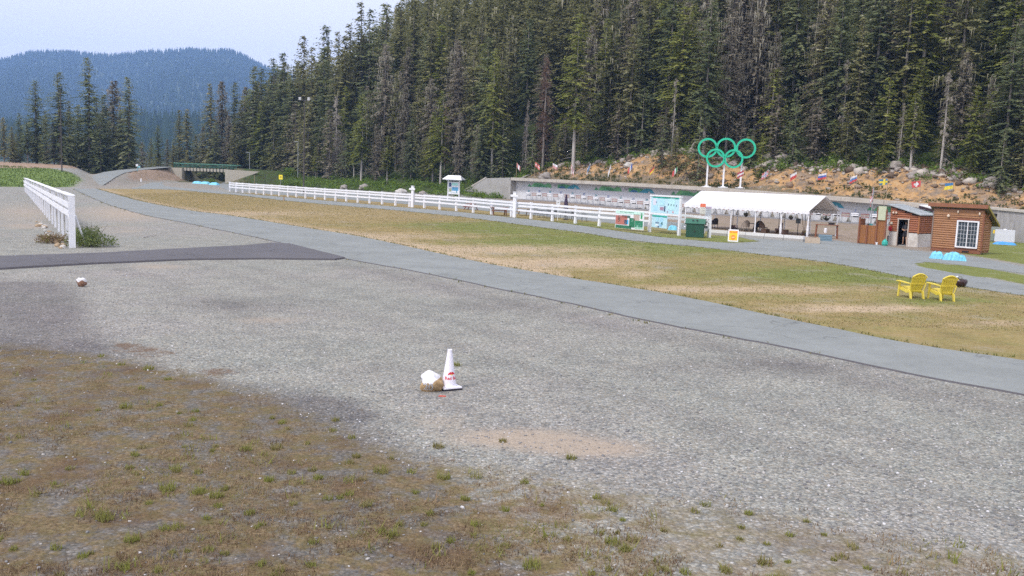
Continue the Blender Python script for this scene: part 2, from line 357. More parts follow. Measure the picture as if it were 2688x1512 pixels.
gravel = mix(nt, 1.0, gravel, ramp(nt, nf4, [(.3, (.93, .97, .95)), (.5, (1.0, 1.0, .98)), (.7, (1.05, 1.0, 1.03))]), 'MULTIPLY')
gravel = mix(nt, ramp(nt, nf5, [(.54, (0, 0, 0)), (.72, (.55, .55, .55))]), gravel, (.29, .255, .21))
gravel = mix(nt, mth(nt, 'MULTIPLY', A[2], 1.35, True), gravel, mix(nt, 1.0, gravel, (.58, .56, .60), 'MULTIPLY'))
def edge(m, nf, w=.28, amt=.9):            # break a painted border up with noise
    x = mth(nt, 'ADD', m, mth(nt, 'MULTIPLY', mth(nt, 'SUBTRACT', nf, .5), amt))
    return ramp(nt, x, [(.5 - w, (0, 0, 0)), (.5 + w, (1, 1, 1))])
sandc = ramp(nt, nf2, [(.3, (.30, .24, .19)), (.7, (.43, .36, .29))])
gravel = mix(nt, mth(nt, 'MULTIPLY', edge(A[1], nf2, .3, .8), .85), gravel, sandc)
leafc = ramp(nt, noise(nt, P, 26, 4, .8), [(.3, (.045, .028, .02)), (.5, (.13, .075, .045)), (.62, (.22, .17, .13)), (.75, (.3, .29, .28))])
gravel = mix(nt, mth(nt, 'MULTIPLY', edge(mth(nt, 'MULTIPLY', A[3], .62), noise(nt, P, 2.2, 6, .8), .12, 1.9), .8), gravel, leafc)
wcol = ramp(nt, noise(nt, P, 14, 5, .8), [(.3, (.06, .045, .035)), (.45, (.165, .12, .072)), (.56, (.265, .20, .12)), (.7, (.38, .31, .21))])
wcol = mix(nt, ramp(nt, nf5, [(.42, (0, 0, 0)), (.62, (.75, .75, .75))]), wcol, ramp(nt, noise(nt, P, 30, 3, .8), [(.3, (.09, .085, .035)), (.7, (.21, .19, .085))]))
wcol = mix(nt, ramp(nt, noise(nt, P, 2.1, 6, .75), [(.46, (0, 0, 0)), (.58, (.9, .9, .9))]), wcol, gravel)
wcol = mix(nt, ramp(nt, noise(nt, P, .8, 5, .7), [(.5, (0, 0, 0)), (.72, (.8, .8, .8))]), wcol, ramp(nt, noise(nt, P, 40, 4, .8), [(.3, (.06, .04, .03)), (.7, (.2, .12, .07))]))
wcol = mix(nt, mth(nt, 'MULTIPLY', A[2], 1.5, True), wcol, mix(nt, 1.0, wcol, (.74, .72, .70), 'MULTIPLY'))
col = mix(nt, edge(A[0], nf5, .32, 1.1), gravel, wcol)
# meadow
mgr = ramp(nt, noise(nt, P, 7, 6, .9), [(.3, (.095, .12, .03)), (.7, (.23, .245, .075))])
mtan = ramp(nt, noise(nt, P, 7, 6, .9), [(.3, (.30, .22, .14)), (.7, (.54, .43, .30))])
mbr = ramp(nt, noise(nt, P, 8, 6, .9), [(.3, (.15, .115, .05)), (.5, (.275, .21, .095)), (.7, (.40, .315, .175))])
mc = mix(nt, edge(B[1], noise(nt, P, .6, 6, .7), .3, 1.2), mbr, mgr)
mc = mix(nt, edge(B[2], noise(nt, P, .9, 6, .75), .34, 1.5), mc, mtan)
mc = mix(nt, ramp(nt, noise(nt, P, .35, 6, .7), [(.55, (0, 0, 0)), (.68, (.75, .75, .75))]), mc, mix(nt, .5, gravel, (.24, .20, .15)))
mc = mix(nt, 1.0, mc, ramp(nt, noise(nt, P, .7, 6, .8), [(.3, (.72, .72, .74)), (.5, (1, 1, 1)), (.7, (1.2, 1.18, 1.15))]), 'MULTIPLY')
col = mix(nt, edge(B[0], nf5, .15, .6), col, mc)
gf = ramp(nt, noise(nt, P, 2, 6, .8), [(.3, (.09, .14, .03)), (.6, (.15, .21, .06)), (.75, (.22, .20, .10))])
col = mix(nt, edge(B[3], nf3, .2, .5), col, gf)
ff = ramp(nt, noise(nt, P, 1.2, 6, .8), [(.35, (.03, .028, .018)), (.55, (.06, .07, .025)), (.7, (.10, .085, .06))])
ff = mix(nt, mth(nt, 'MULTIPLY', ramp(nt, nf3, [(.4, (0, 0, 0)), (.6, (1, 1, 1))]), .6), ff, (.055, .10, .025))
bk = ramp(nt, noise(nt, P, .5, 7, .75), [(.3, (.11, .09, .07)), (.42, (.24, .17, .11)), (.52, (.44, .26, .115)), (.66, (.45, .33, .20)), (.78, (.30, .27, .26))])
sxyz = N(nt, 'ShaderNodeSeparateXYZ'); nt.links.new(P, sxyz.inputs[0])
dn = mth(nt, 'SUBTRACT', mth(nt, 'MULTIPLY', mth(nt, 'ADD', sxyz.outputs[0], sxyz.outputs[1]), .70711), N0)
sp_ = mth(nt, 'MULTIPLY', mth(nt, 'ADD', mth(nt, 'MULTIPLY', mth(nt, 'SUBTRACT', sxyz.outputs[0], sxyz.outputs[1]), .70711 * .05), 3.1), .5, True)
low_ = ramp(nt, mth(nt, 'ADD', mth(nt, 'ADD', sp_, mth(nt, 'MULTIPLY', dn, .1)), mth(nt, 'MULTIPLY', noise(nt, P, .3, 6, .7), .9)), [(.92, (.85, .85, .85)), (1.3, (0, 0, 0))])
olive = ramp(nt, noise(nt, P, 1.4, 6, .8), [(.3, (.07, .075, .035)), (.5, (.15, .125, .08)), (.7, (.22, .19, .14))])
bk = mix(nt, low_, bk, olive)
top_ = ramp(nt, mth(nt, 'ADD', mth(nt, 'MULTIPLY', dn, .1), mth(nt, 'MULTIPLY', noise(nt, P, .5, 5, .7), .5)), [(1.15, (0, 0, 0)), (1.3, (.85, .85, .85))]) if False else None
bk = mix(nt, ramp(nt, noise(nt, P, .22, 6, .75), [(.5, (0, 0, 0)), (.62, (.7, .7, .7))]), bk, ramp(nt, noise(nt, P, 2.5, 5, .8), [(.35, (.09, .08, .07)), (.65, (.30, .27, .25))]))
col = mix(nt, edge(Cc[0], nf3, .2, .4), col, ff); col = mix(nt, edge(Cc[1], nf3, .2, .4), col, bk)
rd = ramp(nt, noise(nt, P, 1.2, 5), [(.3, (.17, .125, .08)), (.5, (.30, .21, .15)), (.7, (.42, .32, .26))])
col = mix(nt, edge(Cc[2], nf3, .2, .4), col, rd)
rg = ramp(nt, noise(nt, P, 1.0, 6, .8), [(.3, (.17, .135, .105)), (.5, (.27, .215, .17)), (.7, (.36, .30, .26))])
rg = mix(nt, ramp(nt, noise(nt, P, .22, 5, .7), [(.5, (0, 0, 0)), (.66, (.6, .6, .6))]), rg, (.17, .15, .07))
col = mix(nt, Cc[3], col, rg)
nt.links.new(col, bs.inputs['Base Color']); bs.inputs['Roughness'].default_value = .95; bs.inputs['Specular IOR Level'].default_value = .15
hh = mth(nt, 'ADD', mth(nt, 'MULTIPLY', vo.outputs['Distance'], -.6), mth(nt, 'MULTIPLY', nf5, 1.2))
bump(nt, bs, hh, .8, .03)
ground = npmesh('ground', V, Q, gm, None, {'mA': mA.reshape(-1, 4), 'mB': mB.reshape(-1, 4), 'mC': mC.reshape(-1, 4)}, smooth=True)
tag(ground, kind='structure')

# ------------------------------------------------------------------ paved ways
def asphalt(name, c, v=.10):
    m = bpy.data.materials.new(name); nt, bs = nodes_of(m); P = opos(nt)
    a = ramp(nt, noise(nt, P, 60, 3, .8), [(.3, tuple(x * .78 for x in c)), (.7, tuple(x * 1.22 for x in c))])
    b = ramp(nt, noise(nt, P, .35, 6, .7), [(.3, (1 - v,) * 3), (.7, (1 + v,) * 3)])
    d = ramp(nt, noise(nt, P, 3.5, 4, .7), [(.3, (.94, .94, .95)), (.7, (1.05, 1.05, 1.04))])
    col = mix(nt, 1., mix(nt, 1., a, b, 'MULTIPLY'), d, 'MULTIPLY')
    ds = N(nt, 'ShaderNodeVectorMath'); ds.operation = 'ADD'; nz_ = N(nt, 'ShaderNodeTexNoise'); nz_.inputs['Scale'].default_value = .6; nz_.inputs['Detail'].default_value = 5; nt.links.new(P, nz_.inputs['Vector'])
    nt.links.new(P, ds.inputs[0]); sc_ = N(nt, 'ShaderNodeVectorMath'); sc_.operation = 'SCALE'; sc_.inputs['Scale'].default_value = 3.5; nt.links.new(nz_.outputs['Color'], sc_.inputs[0]); nt.links.new(sc_.outputs[0], ds.inputs[1])
    ck = N(nt, 'ShaderNodeTexVoronoi'); ck.feature = 'DISTANCE_TO_EDGE'; ck.inputs['Scale'].default_value = .16; nt.links.new(ds.outputs[0], ck.inputs['Vector'])
    cm = ramp(nt, ck.outputs['Distance'], [(.0, (.62, .62, .64)), (.006, (1, 1, 1))]); col = mix(nt, 1., col, cm, 'MULTIPLY')
    st = ramp(nt, noise(nt, P, .9, 5, .75), [(.56, (1, 1, 1)), (.70, (.80, .80, .81))]); col = mix(nt, .7, col, st, 'MULTIPLY')
    nt.links.new(col, bs.inputs['Base Color']); bs.inputs['Roughness'].default_value = .9; bs.inputs['Specular IOR Level'].default_value = .2
    bump(nt, bs, noise(nt, P, 70, 3), .4, .006); return m
asph = asphalt('aged_asphalt', (.225, .24, .24), .14); asph_d = asphalt('new_asphalt', (.115, .112, .125))
def sheet(name, pts, m, z, ragged=.05, step=.45, drape=False):
    P = []
    for i in range(len(pts)):
        a = np.array(pts[i][:2]); b = np.array(pts[(i + 1) % len(pts)][:2]); L = np.hypot(*(b - a))
        dist = min(np.hypot(*a), np.hypot(*b)); k = max(1, int(L / max(step * dist / 30, .12))); k = min(k, 400)
        for j in range(k):
            q = a + (b - a) * j / k; r = ragged * max(1, dist / 40)
            P.append((q[0] + random.uniform(-r, r), q[1] + random.uniform(-r, r), z))
    me = bpy.data.meshes.new(name); me.from_pydata(P, [], [tuple(range(len(P)))]); me.materials.append(m); me.update()
    if me.polygons[0].normal.z < 0: me.flip_normals()
    o = link(name, me); tag(o, kind='structure'); return o
def skirt(o, w=.05):
    sk = MB(); vs = [v.co.copy() for v in o.data.vertices]; nn = len(vs); c = sum(vs, Vector()) / nn
    A_ = sum(vs[i].x * vs[(i + 1) % nn].y - vs[(i + 1) % nn].x * vs[i].y for i in range(nn)); sg = 1 if A_ > 0 else -1
    for i in range(nn):
        a, b = vs[i], vs[(i + 1) % nn]; d = (b - a).normalized(); q = Vector((d.y, -d.x, 0)) * w * sg
        sk.add([a, b, (b.x + q.x, b.y + q.y, -.01), (a.x + q.x, a.y + q.y, -.01)], [(0, 1, 2, 3)])
    tag(sk.build(o.name + '_edge', mat('dark_bitumen', (.085, .08, .09), .95, .3, 20)), kind='structure')
def smooth_px(pts, k=4):
    pts = [pts[0]] + list(pts) + [pts[-1]]; out = []
    for i in range(1, len(pts) - 2):
        for j in range(k):
            t = j / k; p0, p1, p2, p3 = (np.array(pts[i + d], float) for d in (-1, 0, 1, 2))
            out.append(tuple(.5 * ((2 * p1) + (p2 - p0) * t + (2 * p0 - 5 * p1 + 4 * p2 - p3) * t * t + (3 * p1 - p0 - 3 * p2 + p3) * t ** 3)))
    return out + [tuple(pts[-2])]
MPATH = sheet('main_path', world_poly(smooth_px(MAIN_LO) + smooth_px(MAIN_UP)[::-1] + [(232, 488), (222, 481), (205, 482)]), asph, .03, .03)
skirt(MPATH)
DARKR = [(-700, 712), (-300, 690), (0, 676), (265, 667), (500, 654), (640, 647), (712, 640), (760, 642), (905, 679), (880, 683), (700, 681), (500, 683), (243, 694), (0, 708), (-300, 722), (-700, 742)]
o = sheet('new_asphalt_strip', world_poly(DARKR), asph_d, .07, .02); skirt(o)
PLAZA_UP = [(1864, 612), (1960, 621), (2112, 634), (2146, 637), (2160, 631), (2193, 631), (2251, 639), (2306, 643), (2363, 653), (2442, 662), (2579, 679), (2654, 693), (2700, 702), (3100, 777), (4000, 940)]
trail = smooth_px(TR_LO) + [(4000, 975), (3000, 812)] + [(2700, 750), (2591, 731), (2498, 716), (2430, 703), (2408, 698), (2400, 692), (2431, 688), (2498, 693), (2606, 707), (2700, 720), (3100, 790), (4000, 953)] + PLAZA_UP[::-1] + [(1936, 622), (1975, 628), (1997, 634)] + smooth_px(TR_UP)[::-1] + [(425, 481), (430, 478.5), (470, 479.5), (470, 475.5), (430, 475.5), (398, 478), (381, 484), (365, 490), (345, 494)]
sheet('fence_trail', world_poly(trail), asph, .008, .04)
road3 = [(566, 487), (590, 478), (612, 474), (625, 477), (645, 490), (690, 495), (880, 507), (1066, 517), (1205, 521), (1337, 527), (1450, 543), (1550, 558), (1640, 570), (1750, 588), (1870, 602), (1866, 607), (1850, 606), (1740, 599), (1640, 589), (1500, 574), (1400, 565), (1290, 555), (1150, 542), (1066, 536), (880, 521), (740, 511), (640, 502), (600, 500)]
sheet('range_road', world_poly(road3), asph, .012, .06)
# the two ways that climb to the bridge follow the terrain
def drape_strip(name, pts, w, m, dz=.05, sub=10):
    P = []
    for a, b in zip(pts[:-1], pts[1:]):
        for j in range(sub): t = j / sub; P.append((a[0] + (b[0] - a[0]) * t, a[1] + (b[1] - a[1]) * t, a[2] + (b[2] - a[2]) * t))
    P.append(pts[-1]); V_ = []; F_ = []
    for i, p in enumerate(P):
        a, b = P[max(i - 2, 0)], P[min(i + 2, len(P) - 1)]; d = Vector((b[0] - a[0], b[1] - a[1], 0)).normalized(); q = Vector((-d.y, d.x, 0))
        ww = w[0] + (w[1] - w[0]) * i / (len(P) - 1)
        for k in (-1, 0, 1):
            x, y = p[0] + q.x * ww * k, p[1] + q.y * ww * k; V_.append((x, y, max(p[2], 0) + dz))
        if i: b0 = 3 * (i - 1); F_ += [(b0, b0 + 1, b0 + 4, b0 + 3), (b0 + 1, b0 + 2, b0 + 5, b0 + 4)]
    me = bpy.data.meshes.new(name); me.from_pydata(V_, [], F_); me.materials.append(m); me.update()
    o = link(name, me); tag(o, kind='structure'); return o
drape_strip('bridge_path', RAMPS[0][0][:-1], (2.3, 1.9), asph, .06)
drape_strip('upper_path', RAMPS[1][0][0:3], (1.6, 2.2), asph, .06)

# ------------------------------------------------------------------ far hills and their forest
def hill(name, prof, dist, depth, vbot, m):
    us = np.linspace(prof[0][0], prof[-1][0], 160); tv = np.interp(us, [p[0] for p in prof], [p[1] for p in prof])
    V_ = []; K = 14
    for u, v in zip(us, tv):
        for k in range(K):
            t = k / (K - 1); y = dist - depth * t
            top = D(u, v, dist)[2]; x = D(u, 400, y)[0]
            zz = top * (1 - t) ** 1.15 - 6 * t + (1 - t) * t * top * .16 * math.sin(u * .013 + 3 * t)
            V_.append((D(u, v, dist)[0] * (y / dist) ** .25 if 0 else x, y, zz))
    nU = len(us); ii = np.arange(nU * K).reshape(nU, K)
    Q = np.stack([ii[:-1, :-1], ii[1:, :-1], ii[1:, 1:], ii[:-1, 1:]], -1).reshape(-1, 4)
    # the far side of the hill
    o = npmesh(name, V_, Q[:, ::-1], m, smooth=True); tag(o, kind='structure'); return np.array(V_).reshape(nU, K, 3)
hm = mat('hill_forest_floor', (.04, .065, .035), .95, .3, .02)
ridge = [(a_, b_ + 3) for a_, b_ in [(-900, 228), (-500, 200), (-200, 185), (0, 165), (83, 143), (138, 140), (200, 143), (298, 151), (386, 140), (450, 137), (505, 134), (560, 138), (602, 136), (640, 150), (662, 165), (698, 181), (800, 215), (1000, 270), (1400, 330), (2000, 380)]]
mg = hill('mountain', ridge, 4300, 2500, 0, hm)
low = [(-700, 360), (0, 345), (200, 335), (340, 323), (420, 322), (520, 326), (600, 335), (700, 350), (1000, 380), (1500, 420)]
lg = hill('low_hill', low, 1500, 600, 0, hm)
def conif_mat(name, stops, rnd=.3, trans=.42):
    m = bpy.data.materials.new(name); nt, bs = nodes_of(m)
    a = N(nt, 'ShaderNodeAttribute'); a.attribute_name = 'tint'
    s_ = N(nt, 'ShaderNodeSeparateColor'); nt.links.new(a.outputs['Color'], s_.inputs[0])
    oi = N(nt, 'ShaderNodeObjectInfo')
    f = mth(nt, 'ADD', s_.outputs[0], mth(nt, 'MULTIPLY', mth(nt, 'SUBTRACT', oi.outputs['Random'], .5), rnd))
    c = ramp(nt, f, stops); nt.links.new(c, bs.inputs['Base Color']); bs.inputs['Roughness'].default_value = .85; bs.inputs['Specular IOR Level'].default_value = .15
    if trans:
        tr = N(nt, 'ShaderNodeBsdfTranslucent'); nt.links.new(c, tr.inputs[0]); ms = N(nt, 'ShaderNodeMixShader'); ms.inputs[0].default_value = trans
        nt.links.new(bs.outputs[0], ms.inputs[1]); nt.links.new(tr.outputs[0], ms.inputs[2]); nt.links.new(ms.outputs[0], nt.nodes['Material Output'].inputs['Surface'])
    return m
fol_far = conif_mat('far_foliage', [(0, (0.018, 0.040, 0.020)), (1, (0.054, 0.095, 0.041))], 0)
def cones_on(grid, n, hr, seed):
    rs = np.random.RandomState(seed); nu, k, _ = grid.shape
    a = rs.uniform(0, nu - 1.001, n); b = rs.uniform(0, 1, n) ** 1.0 * (k - 1.001) * .8
    extra = int(n * .10); b[:extra] = rs.uniform(0, .25, extra)
    i = a.astype(int); j = b.astype(int); fa = (a - i)[:, None]; fb = (b - j)[:, None]
    p = (grid[i, j] * (1 - fa) * (1 - fb) + grid[i + 1, j] * fa * (1 - fb) + grid[i, j + 1] * (1 - fa) * fb + grid[i + 1, j + 1] * fa * fb)
    h = rs.uniform(hr[0], hr[1], n); r = h * rs.uniform(.14, .22, n); ang = rs.uniform(0, 6.28, n)
    Vs = np.zeros((n, 5, 3)); Vs[:, 0] = p + np.stack([0 * h, 0 * h, h], -1)
    for q in range(4):
        Vs[:, q + 1] = p + np.stack([r * np.cos(ang + q * 1.571), r * np.sin(ang + q * 1.571), -1 + 0 * h], -1)
    base = (np.arange(n) * 5)[:, None]
    Fs = np.concatenate([base + np.array([[0, 1 + q, 1 + (q + 1) % 4]]) for q in range(4)])
    t = np.repeat(rs.uniform(0, 1, n), 5); cols = np.stack([t, t, t, t * 0 + 1], -1)
    return Vs.reshape(-1, 3), Fs, cols
Va, Fa, Ca = cones_on(mg, 30000, (17, 32), 3)
tag(npmesh('mountain_forest', Va, Fa, fol_far, None, {'tint': Ca}), 'blue hazy conifer forest covering the distant mountain', 'forest', None, 'stuff')
Va, Fa, Ca = cones_on(lg, 6000, (14, 28), 4)
tag(npmesh('low_hill_forest', Va, Fa, fol_far, None, {'tint': Ca}), 'hazy forest on the low hill before the mountain', 'forest', None, 'stuff')

# ------------------------------------------------------------------ trees
def tree_meshes(seed, H=28., crown0=.12, width=.15, dens=1.0, droop=.35, bare=0.0, lichen=0.0, leafs=.72, trunk_r=.30, ragged=.4):
    rs = np.random.RandomState(seed); tb = MB()
    lean = rs.uniform(-.012, .012, 2)
    tb.tube([(lean[0] * z, lean[1] * z, z) for z in (-.8, 1, H * .3, H * .6, H * .85, H)], [trunk_r * 1.35, trunk_r, trunk_r * .8, trunk_r * .5, trunk_r * .22, .03], 6)
    V = []; Tn = []; z = H * crown0
    Lm = H * width; gaps = rs.uniform(crown0, .95, 3)
    while z < H - .25:
        t = (z / H - crown0) / (1 - crown0)
        prof = (1 - t) ** .62 * (.55 + .45 * min(1, t * 5 + .2)) + .045
        if min(abs(z / H - g) for g in gaps) < .02: prof *= .55
        nb = max(3, int(round((5.2 if t < .8 else 4) * dens * rs.uniform(.7, 1.25))))
        for b in range(nb):
            if rs.rand() < bare: continue
            az = rs.uniform(0, 6.283); L = Lm * prof * rs.uniform(1 - ragged, 1.12)
            if rs.rand() < .07: L *= 1.3
            dr = droop * rs.uniform(.6, 1.5) * (1.15 - t) - .22 * t
            ca, sa = math.cos(az), math.sin(az); tint = rs.uniform(.1, .9)
            k = max(2, int(L / .48))
            for q in range(k):
                r = L * (q + .55) / k; w = leafs * (1.05 - .55 * q / k) * rs.uniform(.7, 1.3) * (1.08 - .55 * t)
                pz = z - dr * r - .06 * r * r * .35 + rs.uniform(-.12, .12)
                for sd in (-1, 1):
                    a2 = az + sd * rs.uniform(.45, 1.25); c2, s2 = math.cos(a2), math.sin(a2)
                    bx, by = ca * r, sa * r
                    tip = (bx + c2 * w * 1.15, by + s2 * w * 1.15, pz - w * rs.uniform(.1, .75))
                    V += [(bx - ca * w * .45, by - sa * w * .45, pz + .08), tip, (bx + ca * w * .5, by + sa * w * .5, pz - rs.uniform(0, .25))]
                    Tn += [tint * .6 + .4 * rs.rand()] * 3
            if lichen and rs.rand() < lichen:
                for q in range(3):
                    r = L * rs.uniform(.3, 1); w = rs.uniform(.05, .12)
                    x0, y0, z0 = ca * r, sa * r, z - dr * r
                    V += [(x0 - w, y0, z0), (x0 + w, y0 + w, z0), (x0, y0, z0 - rs.uniform(.6, 1.7))]; Tn += [1.3] * 3
        z += rs.uniform(.30, .52) * (1.15 - .45 * t)
    # a few dead twigs under the crown
    for _ in range(14):
        zz = rs.uniform(.06, max(crown0, .2)) * H; az = rs.uniform(0, 6.28); L = rs.uniform(.5, 1.8)
        tb.tube([(0, 0, zz), (math.cos(az) * L, math.sin(az) * L, zz - L * rs.uniform(-.1, .5))], [.035, .012], 3, cap=False)
    return tb, np.array(V), np.array(Tn)
def dead_meshes(seed, H=24., tuft=.25):
    rs = np.random.RandomState(seed); tb = MB(); cb = []; Tn = []
    tb.tube([(0, 0, -.8), (0, 0, 1), (.1, 0, H * .4), (.2, .1, H * .75), (.25, .1, H)], [.34, .27, .2, .1, .03], 6)
    V = []
    z = H * .15
    while z < H - .3:
        t = z / H
        for b in range(rs.randint(2, 6)):
            az = rs.uniform(0, 6.28); L = H * .115 * (1 - t * .75) * rs.uniform(.35, 1.2); ca, sa = math.cos(az), math.sin(az)
            P = [(0.01 * z, 0, z)]
            for q in range(1, 4):
                f = q / 3; P.append((ca * L * f, sa * L * f, z - L * (.35 * f + .35 * f * f) + rs.uniform(-.1, .1)))
            for p0, p1, w in zip(P[:-1], P[1:], (.10, .075, .05)):
                p0 = np.array(p0); p1 = np.array(p1); n = np.array([-sa, ca, 0]) * w
                V += [tuple(p0 - n), tuple(p1), tuple(p0 + n), tuple(p0 - (0, 0, w)), tuple(p1), tuple(p0 + (0, 0, w))]; Tn += [rs.uniform(.3, .8)] * 6
            if rs.rand() < tuft:
                for q in range(6):
                    p = np.array(P[rs.randint(1, 4)]) + rs.uniform(-.3, .3, 3); w = rs.uniform(.2, .5)
                    V += [tuple(p), tuple(p + (w, rs.uniform(-w, w), -w)), tuple(p + (-w * .3, w * .4, -w * 1.8))]; Tn += [rs.uniform(.6, 1.2)] * 3
        z += rs.uniform(.3, .7)
    return tb, np.array(V), np.array(Tn)
def tree_proto(kind, seed, mats, fn=tree_meshes, **kw):
    tb, V_, Tn = fn(seed, **kw); H = kw.get('H', 28. if fn is tree_meshes else 24.)
    n = len(V_) // 3; Fs = np.arange(n * 3).reshape(n, 3); cols = np.stack([Tn, Tn, Tn, Tn * 0 + 1], -1)
    me = bpy.data.meshes.new('crown')
    o = npmesh('crown', V_, Fs, mats[1], None, {'tint': cols}); cm = o.data; bpy.data.objects.remove(o)
    t = tb.build('trunk', mats[0], smooth=True); tm = t.data; bpy.data.objects.remove(t)
    return (kind, tm, cm, H, V_, Tn)
G1 = conif_mat('dark_needles', [(0, (0.115, 0.129, 0.054)), (.5, (0.192, 0.192, 0.080)), (.85, (0.322, 0.307, 0.146)), (1, (0.506, 0.476, 0.353))])
G2 = conif_mat('yellow_green_needles', [(0, (0.128, 0.162, 0.034)), (.5, (0.216, 0.240, 0.057)), (.9, (0.366, 0.366, 0.113)), (1, (0.430, 0.418, 0.265))])
G3 = conif_mat('grey_brown_needles', [(0, (0.128, 0.116, 0.082)), (.5, (0.202, 0.177, 0.133)), (.85, (0.329, 0.285, 0.228)), (1, (0.455, 0.430, 0.354))])
G4 = conif_mat('dead_twigs', [(0, (0.202, 0.179, 0.155)), (.6, (0.299, 0.270, 0.241)), (1, (0.437, 0.402, 0.345))])
G5 = conif_mat('rust_twigs', [(0, (.10, .06, .045)), (.6, (.20, .12, .085)), (1, (.30, .22, .17))])
G6 = conif_mat('blue_green_needles', [(0, (0.104, 0.132, 0.070)), (.5, (0.162, 0.192, 0.092)), (.85, (0.276, 0.291, 0.146)), (1, (0.460, 0.445, 0.337))])
PR = {
 'tall': [tree_proto('tall', 11, (bark, G1), crown0=.14, width=0.183, lichen=.1), tree_proto('tall', 12, (bark, G1), crown0=.18, width=0.165, ragged=.5, lichen=.2),
          tree_proto('tall', 13, (bark, G6), crown0=.14, width=0.201), tree_proto('tall', 14, (bark, G6), crown0=.24, width=0.177, ragged=.5, dens=.95)],
 'yellow': [tree_proto('yellow', 21, (bark_w, G2), crown0=.28, width=0.165, ragged=.5, dens=.9), tree_proto('yellow', 22, (bark, G2), crown0=.2, width=0.183)],
 'grey': [tree_proto('grey', 31, (bark, G3), crown0=.2, width=0.183, lichen=.4, droop=.55), tree_proto('grey', 32, (bark, G3), crown0=.18, width=0.142, lichen=.5, droop=.6, dens=.9)],
 'young': [tree_proto('young', 41, (bark, G6), H=14., crown0=.03, width=0.270, leafs=.5, trunk_r=.16, lichen=0), tree_proto('young', 42, (bark, G1), H=14., crown0=.05, width=0.220, leafs=.5, trunk_r=.15),
           tree_proto('young', 43, (bark, G3), H=14., crown0=.06, width=0.230, leafs=.5, trunk_r=.15)],
 'bright': [tree_proto('bright', 51, (bark, G2), H=14., crown0=.03, width=0.230, leafs=.5, trunk_r=.14)],
 'spire': [tree_proto('spire', 61, (bark, G1), crown0=.06, width=0.171, dens=1., ragged=.5, droop=.25), tree_proto('spire', 62, (bark, G6), crown0=.05, width=0.201, ragged=.45, droop=.3)],
 'snag': [tree_proto('snag', 71, (bark_w, G4), fn=dead_meshes), tree_proto('snag', 72, (bark_w, G4), fn=dead_meshes, tuft=.6)],
 'rust': [tree_proto('rust', 73, (bark, G5), fn=dead_meshes, tuft=.8)],
}
DESC = {'tall': 'dark green conifer', 'yellow': 'yellow-green conifer', 'grey': 'grey lichen-hung conifer',
        'young': 'bushy young conifer', 'bright': 'bright green conifer', 'spire': 'ragged spire-topped conifer',
        'snag': 'bleached bare dead conifer', 'rust': 'rust-brown dying conifer'}
MARKS = [(60, 'behind the grassy mound at the far left'), (140, 'left of the tall pole by the mound'), (200, 'just right of the tall pole by the mound'), (260, 'mid clump beyond the mound'), (345, 'at the clump edge above the forked path'),
         (440, 'above the path climbing to the bridge'), (520, 'behind the left bridge abutment'), (610, 'behind the bridge deck'), (690, 'right of the bridge'), (770, 'just left of the floodlight pole'),
         (860, 'just right of the floodlight pole'), (960, 'well right of the floodlight pole'), (1060, 'above the boulders past the fence'), (1150, 'above the cross post nearest the kiosk'), (1230, 'above the roofed kiosk'),
         (1320, 'above the sloping wing wall'), (1400, 'above the first two flags'), (1480, 'above the third and fourth flags'), (1570, 'above the fifth and sixth flags'), (1690, 'above the seventh and eighth flags'),
         (1800, 'left of the green rings'), (1900, 'straight behind the green rings'), (1990, 'just right of the green rings'), (2060, 'above the tent beyond the rings'), (2140, 'above the red and white flag'),
         (2230, 'above the right end of the tent'), (2320, 'above the blue and yellow cross flag'), (2400, 'above the open doorway hut'), (2470, 'right of the red flag'), (2560, 'above the brown cabin'), (9999, 'at the photo right edge')]
TREES = {'n': 0}; LAB = []
def plant(kind, x, y, H, vi=None, wide=1.0, where=None):
    prs = PR[kind]; pr = prs[random.randrange(len(prs)) if vi is None else vi]
    z = Tf(x, y); nm = 'dead_tree' if kind in ('snag', 'rust') else 'conifer_tree'
    u, v = proj(x, y, z)
    e = link(nm, None, None, (x, y, z - .15)); e.rotation_euler = (0, 0, random.uniform(0, 6.28)); k = H / pr[3]; kk = k ** .8 * wide * random.uniform(.9, 1.12)
    e.scale = (kk, kk, k); LAB.append((e, u))
    hw = 'small' if H < 12 else ('medium' if H < 21 else ('tall' if H < 30 else 'towering'))
    row = where or ''
    mk = next(m for a, m in MARKS if u < a)
    lab = hw + ' ' + DESC[kind] + ' ' + ((row + ', ') if row else '') + mk
    tag(e, lab, 'dead tree' if nm == 'dead_tree' else 'conifer', 'dead trees on the slope' if nm == 'dead_tree' else 'conifers on the slope and by the bridge')
    a = link('trunk', pr[1], e); b = link('crown', pr[2], e); TREES['n'] += 1
    return e
def plant_px(kind, u, vtop, y, vi=None, wide=1.0, where=None):   # a tree whose top reaches a known height
    x = D(u, vtop, y)[0]; z = Tf(x, y); H = D(u, vtop, y)[2] - z
    # keep the top in place where the trunk is vertical
    return plant(kind, x, y, max(4, H), vi, wide, where)
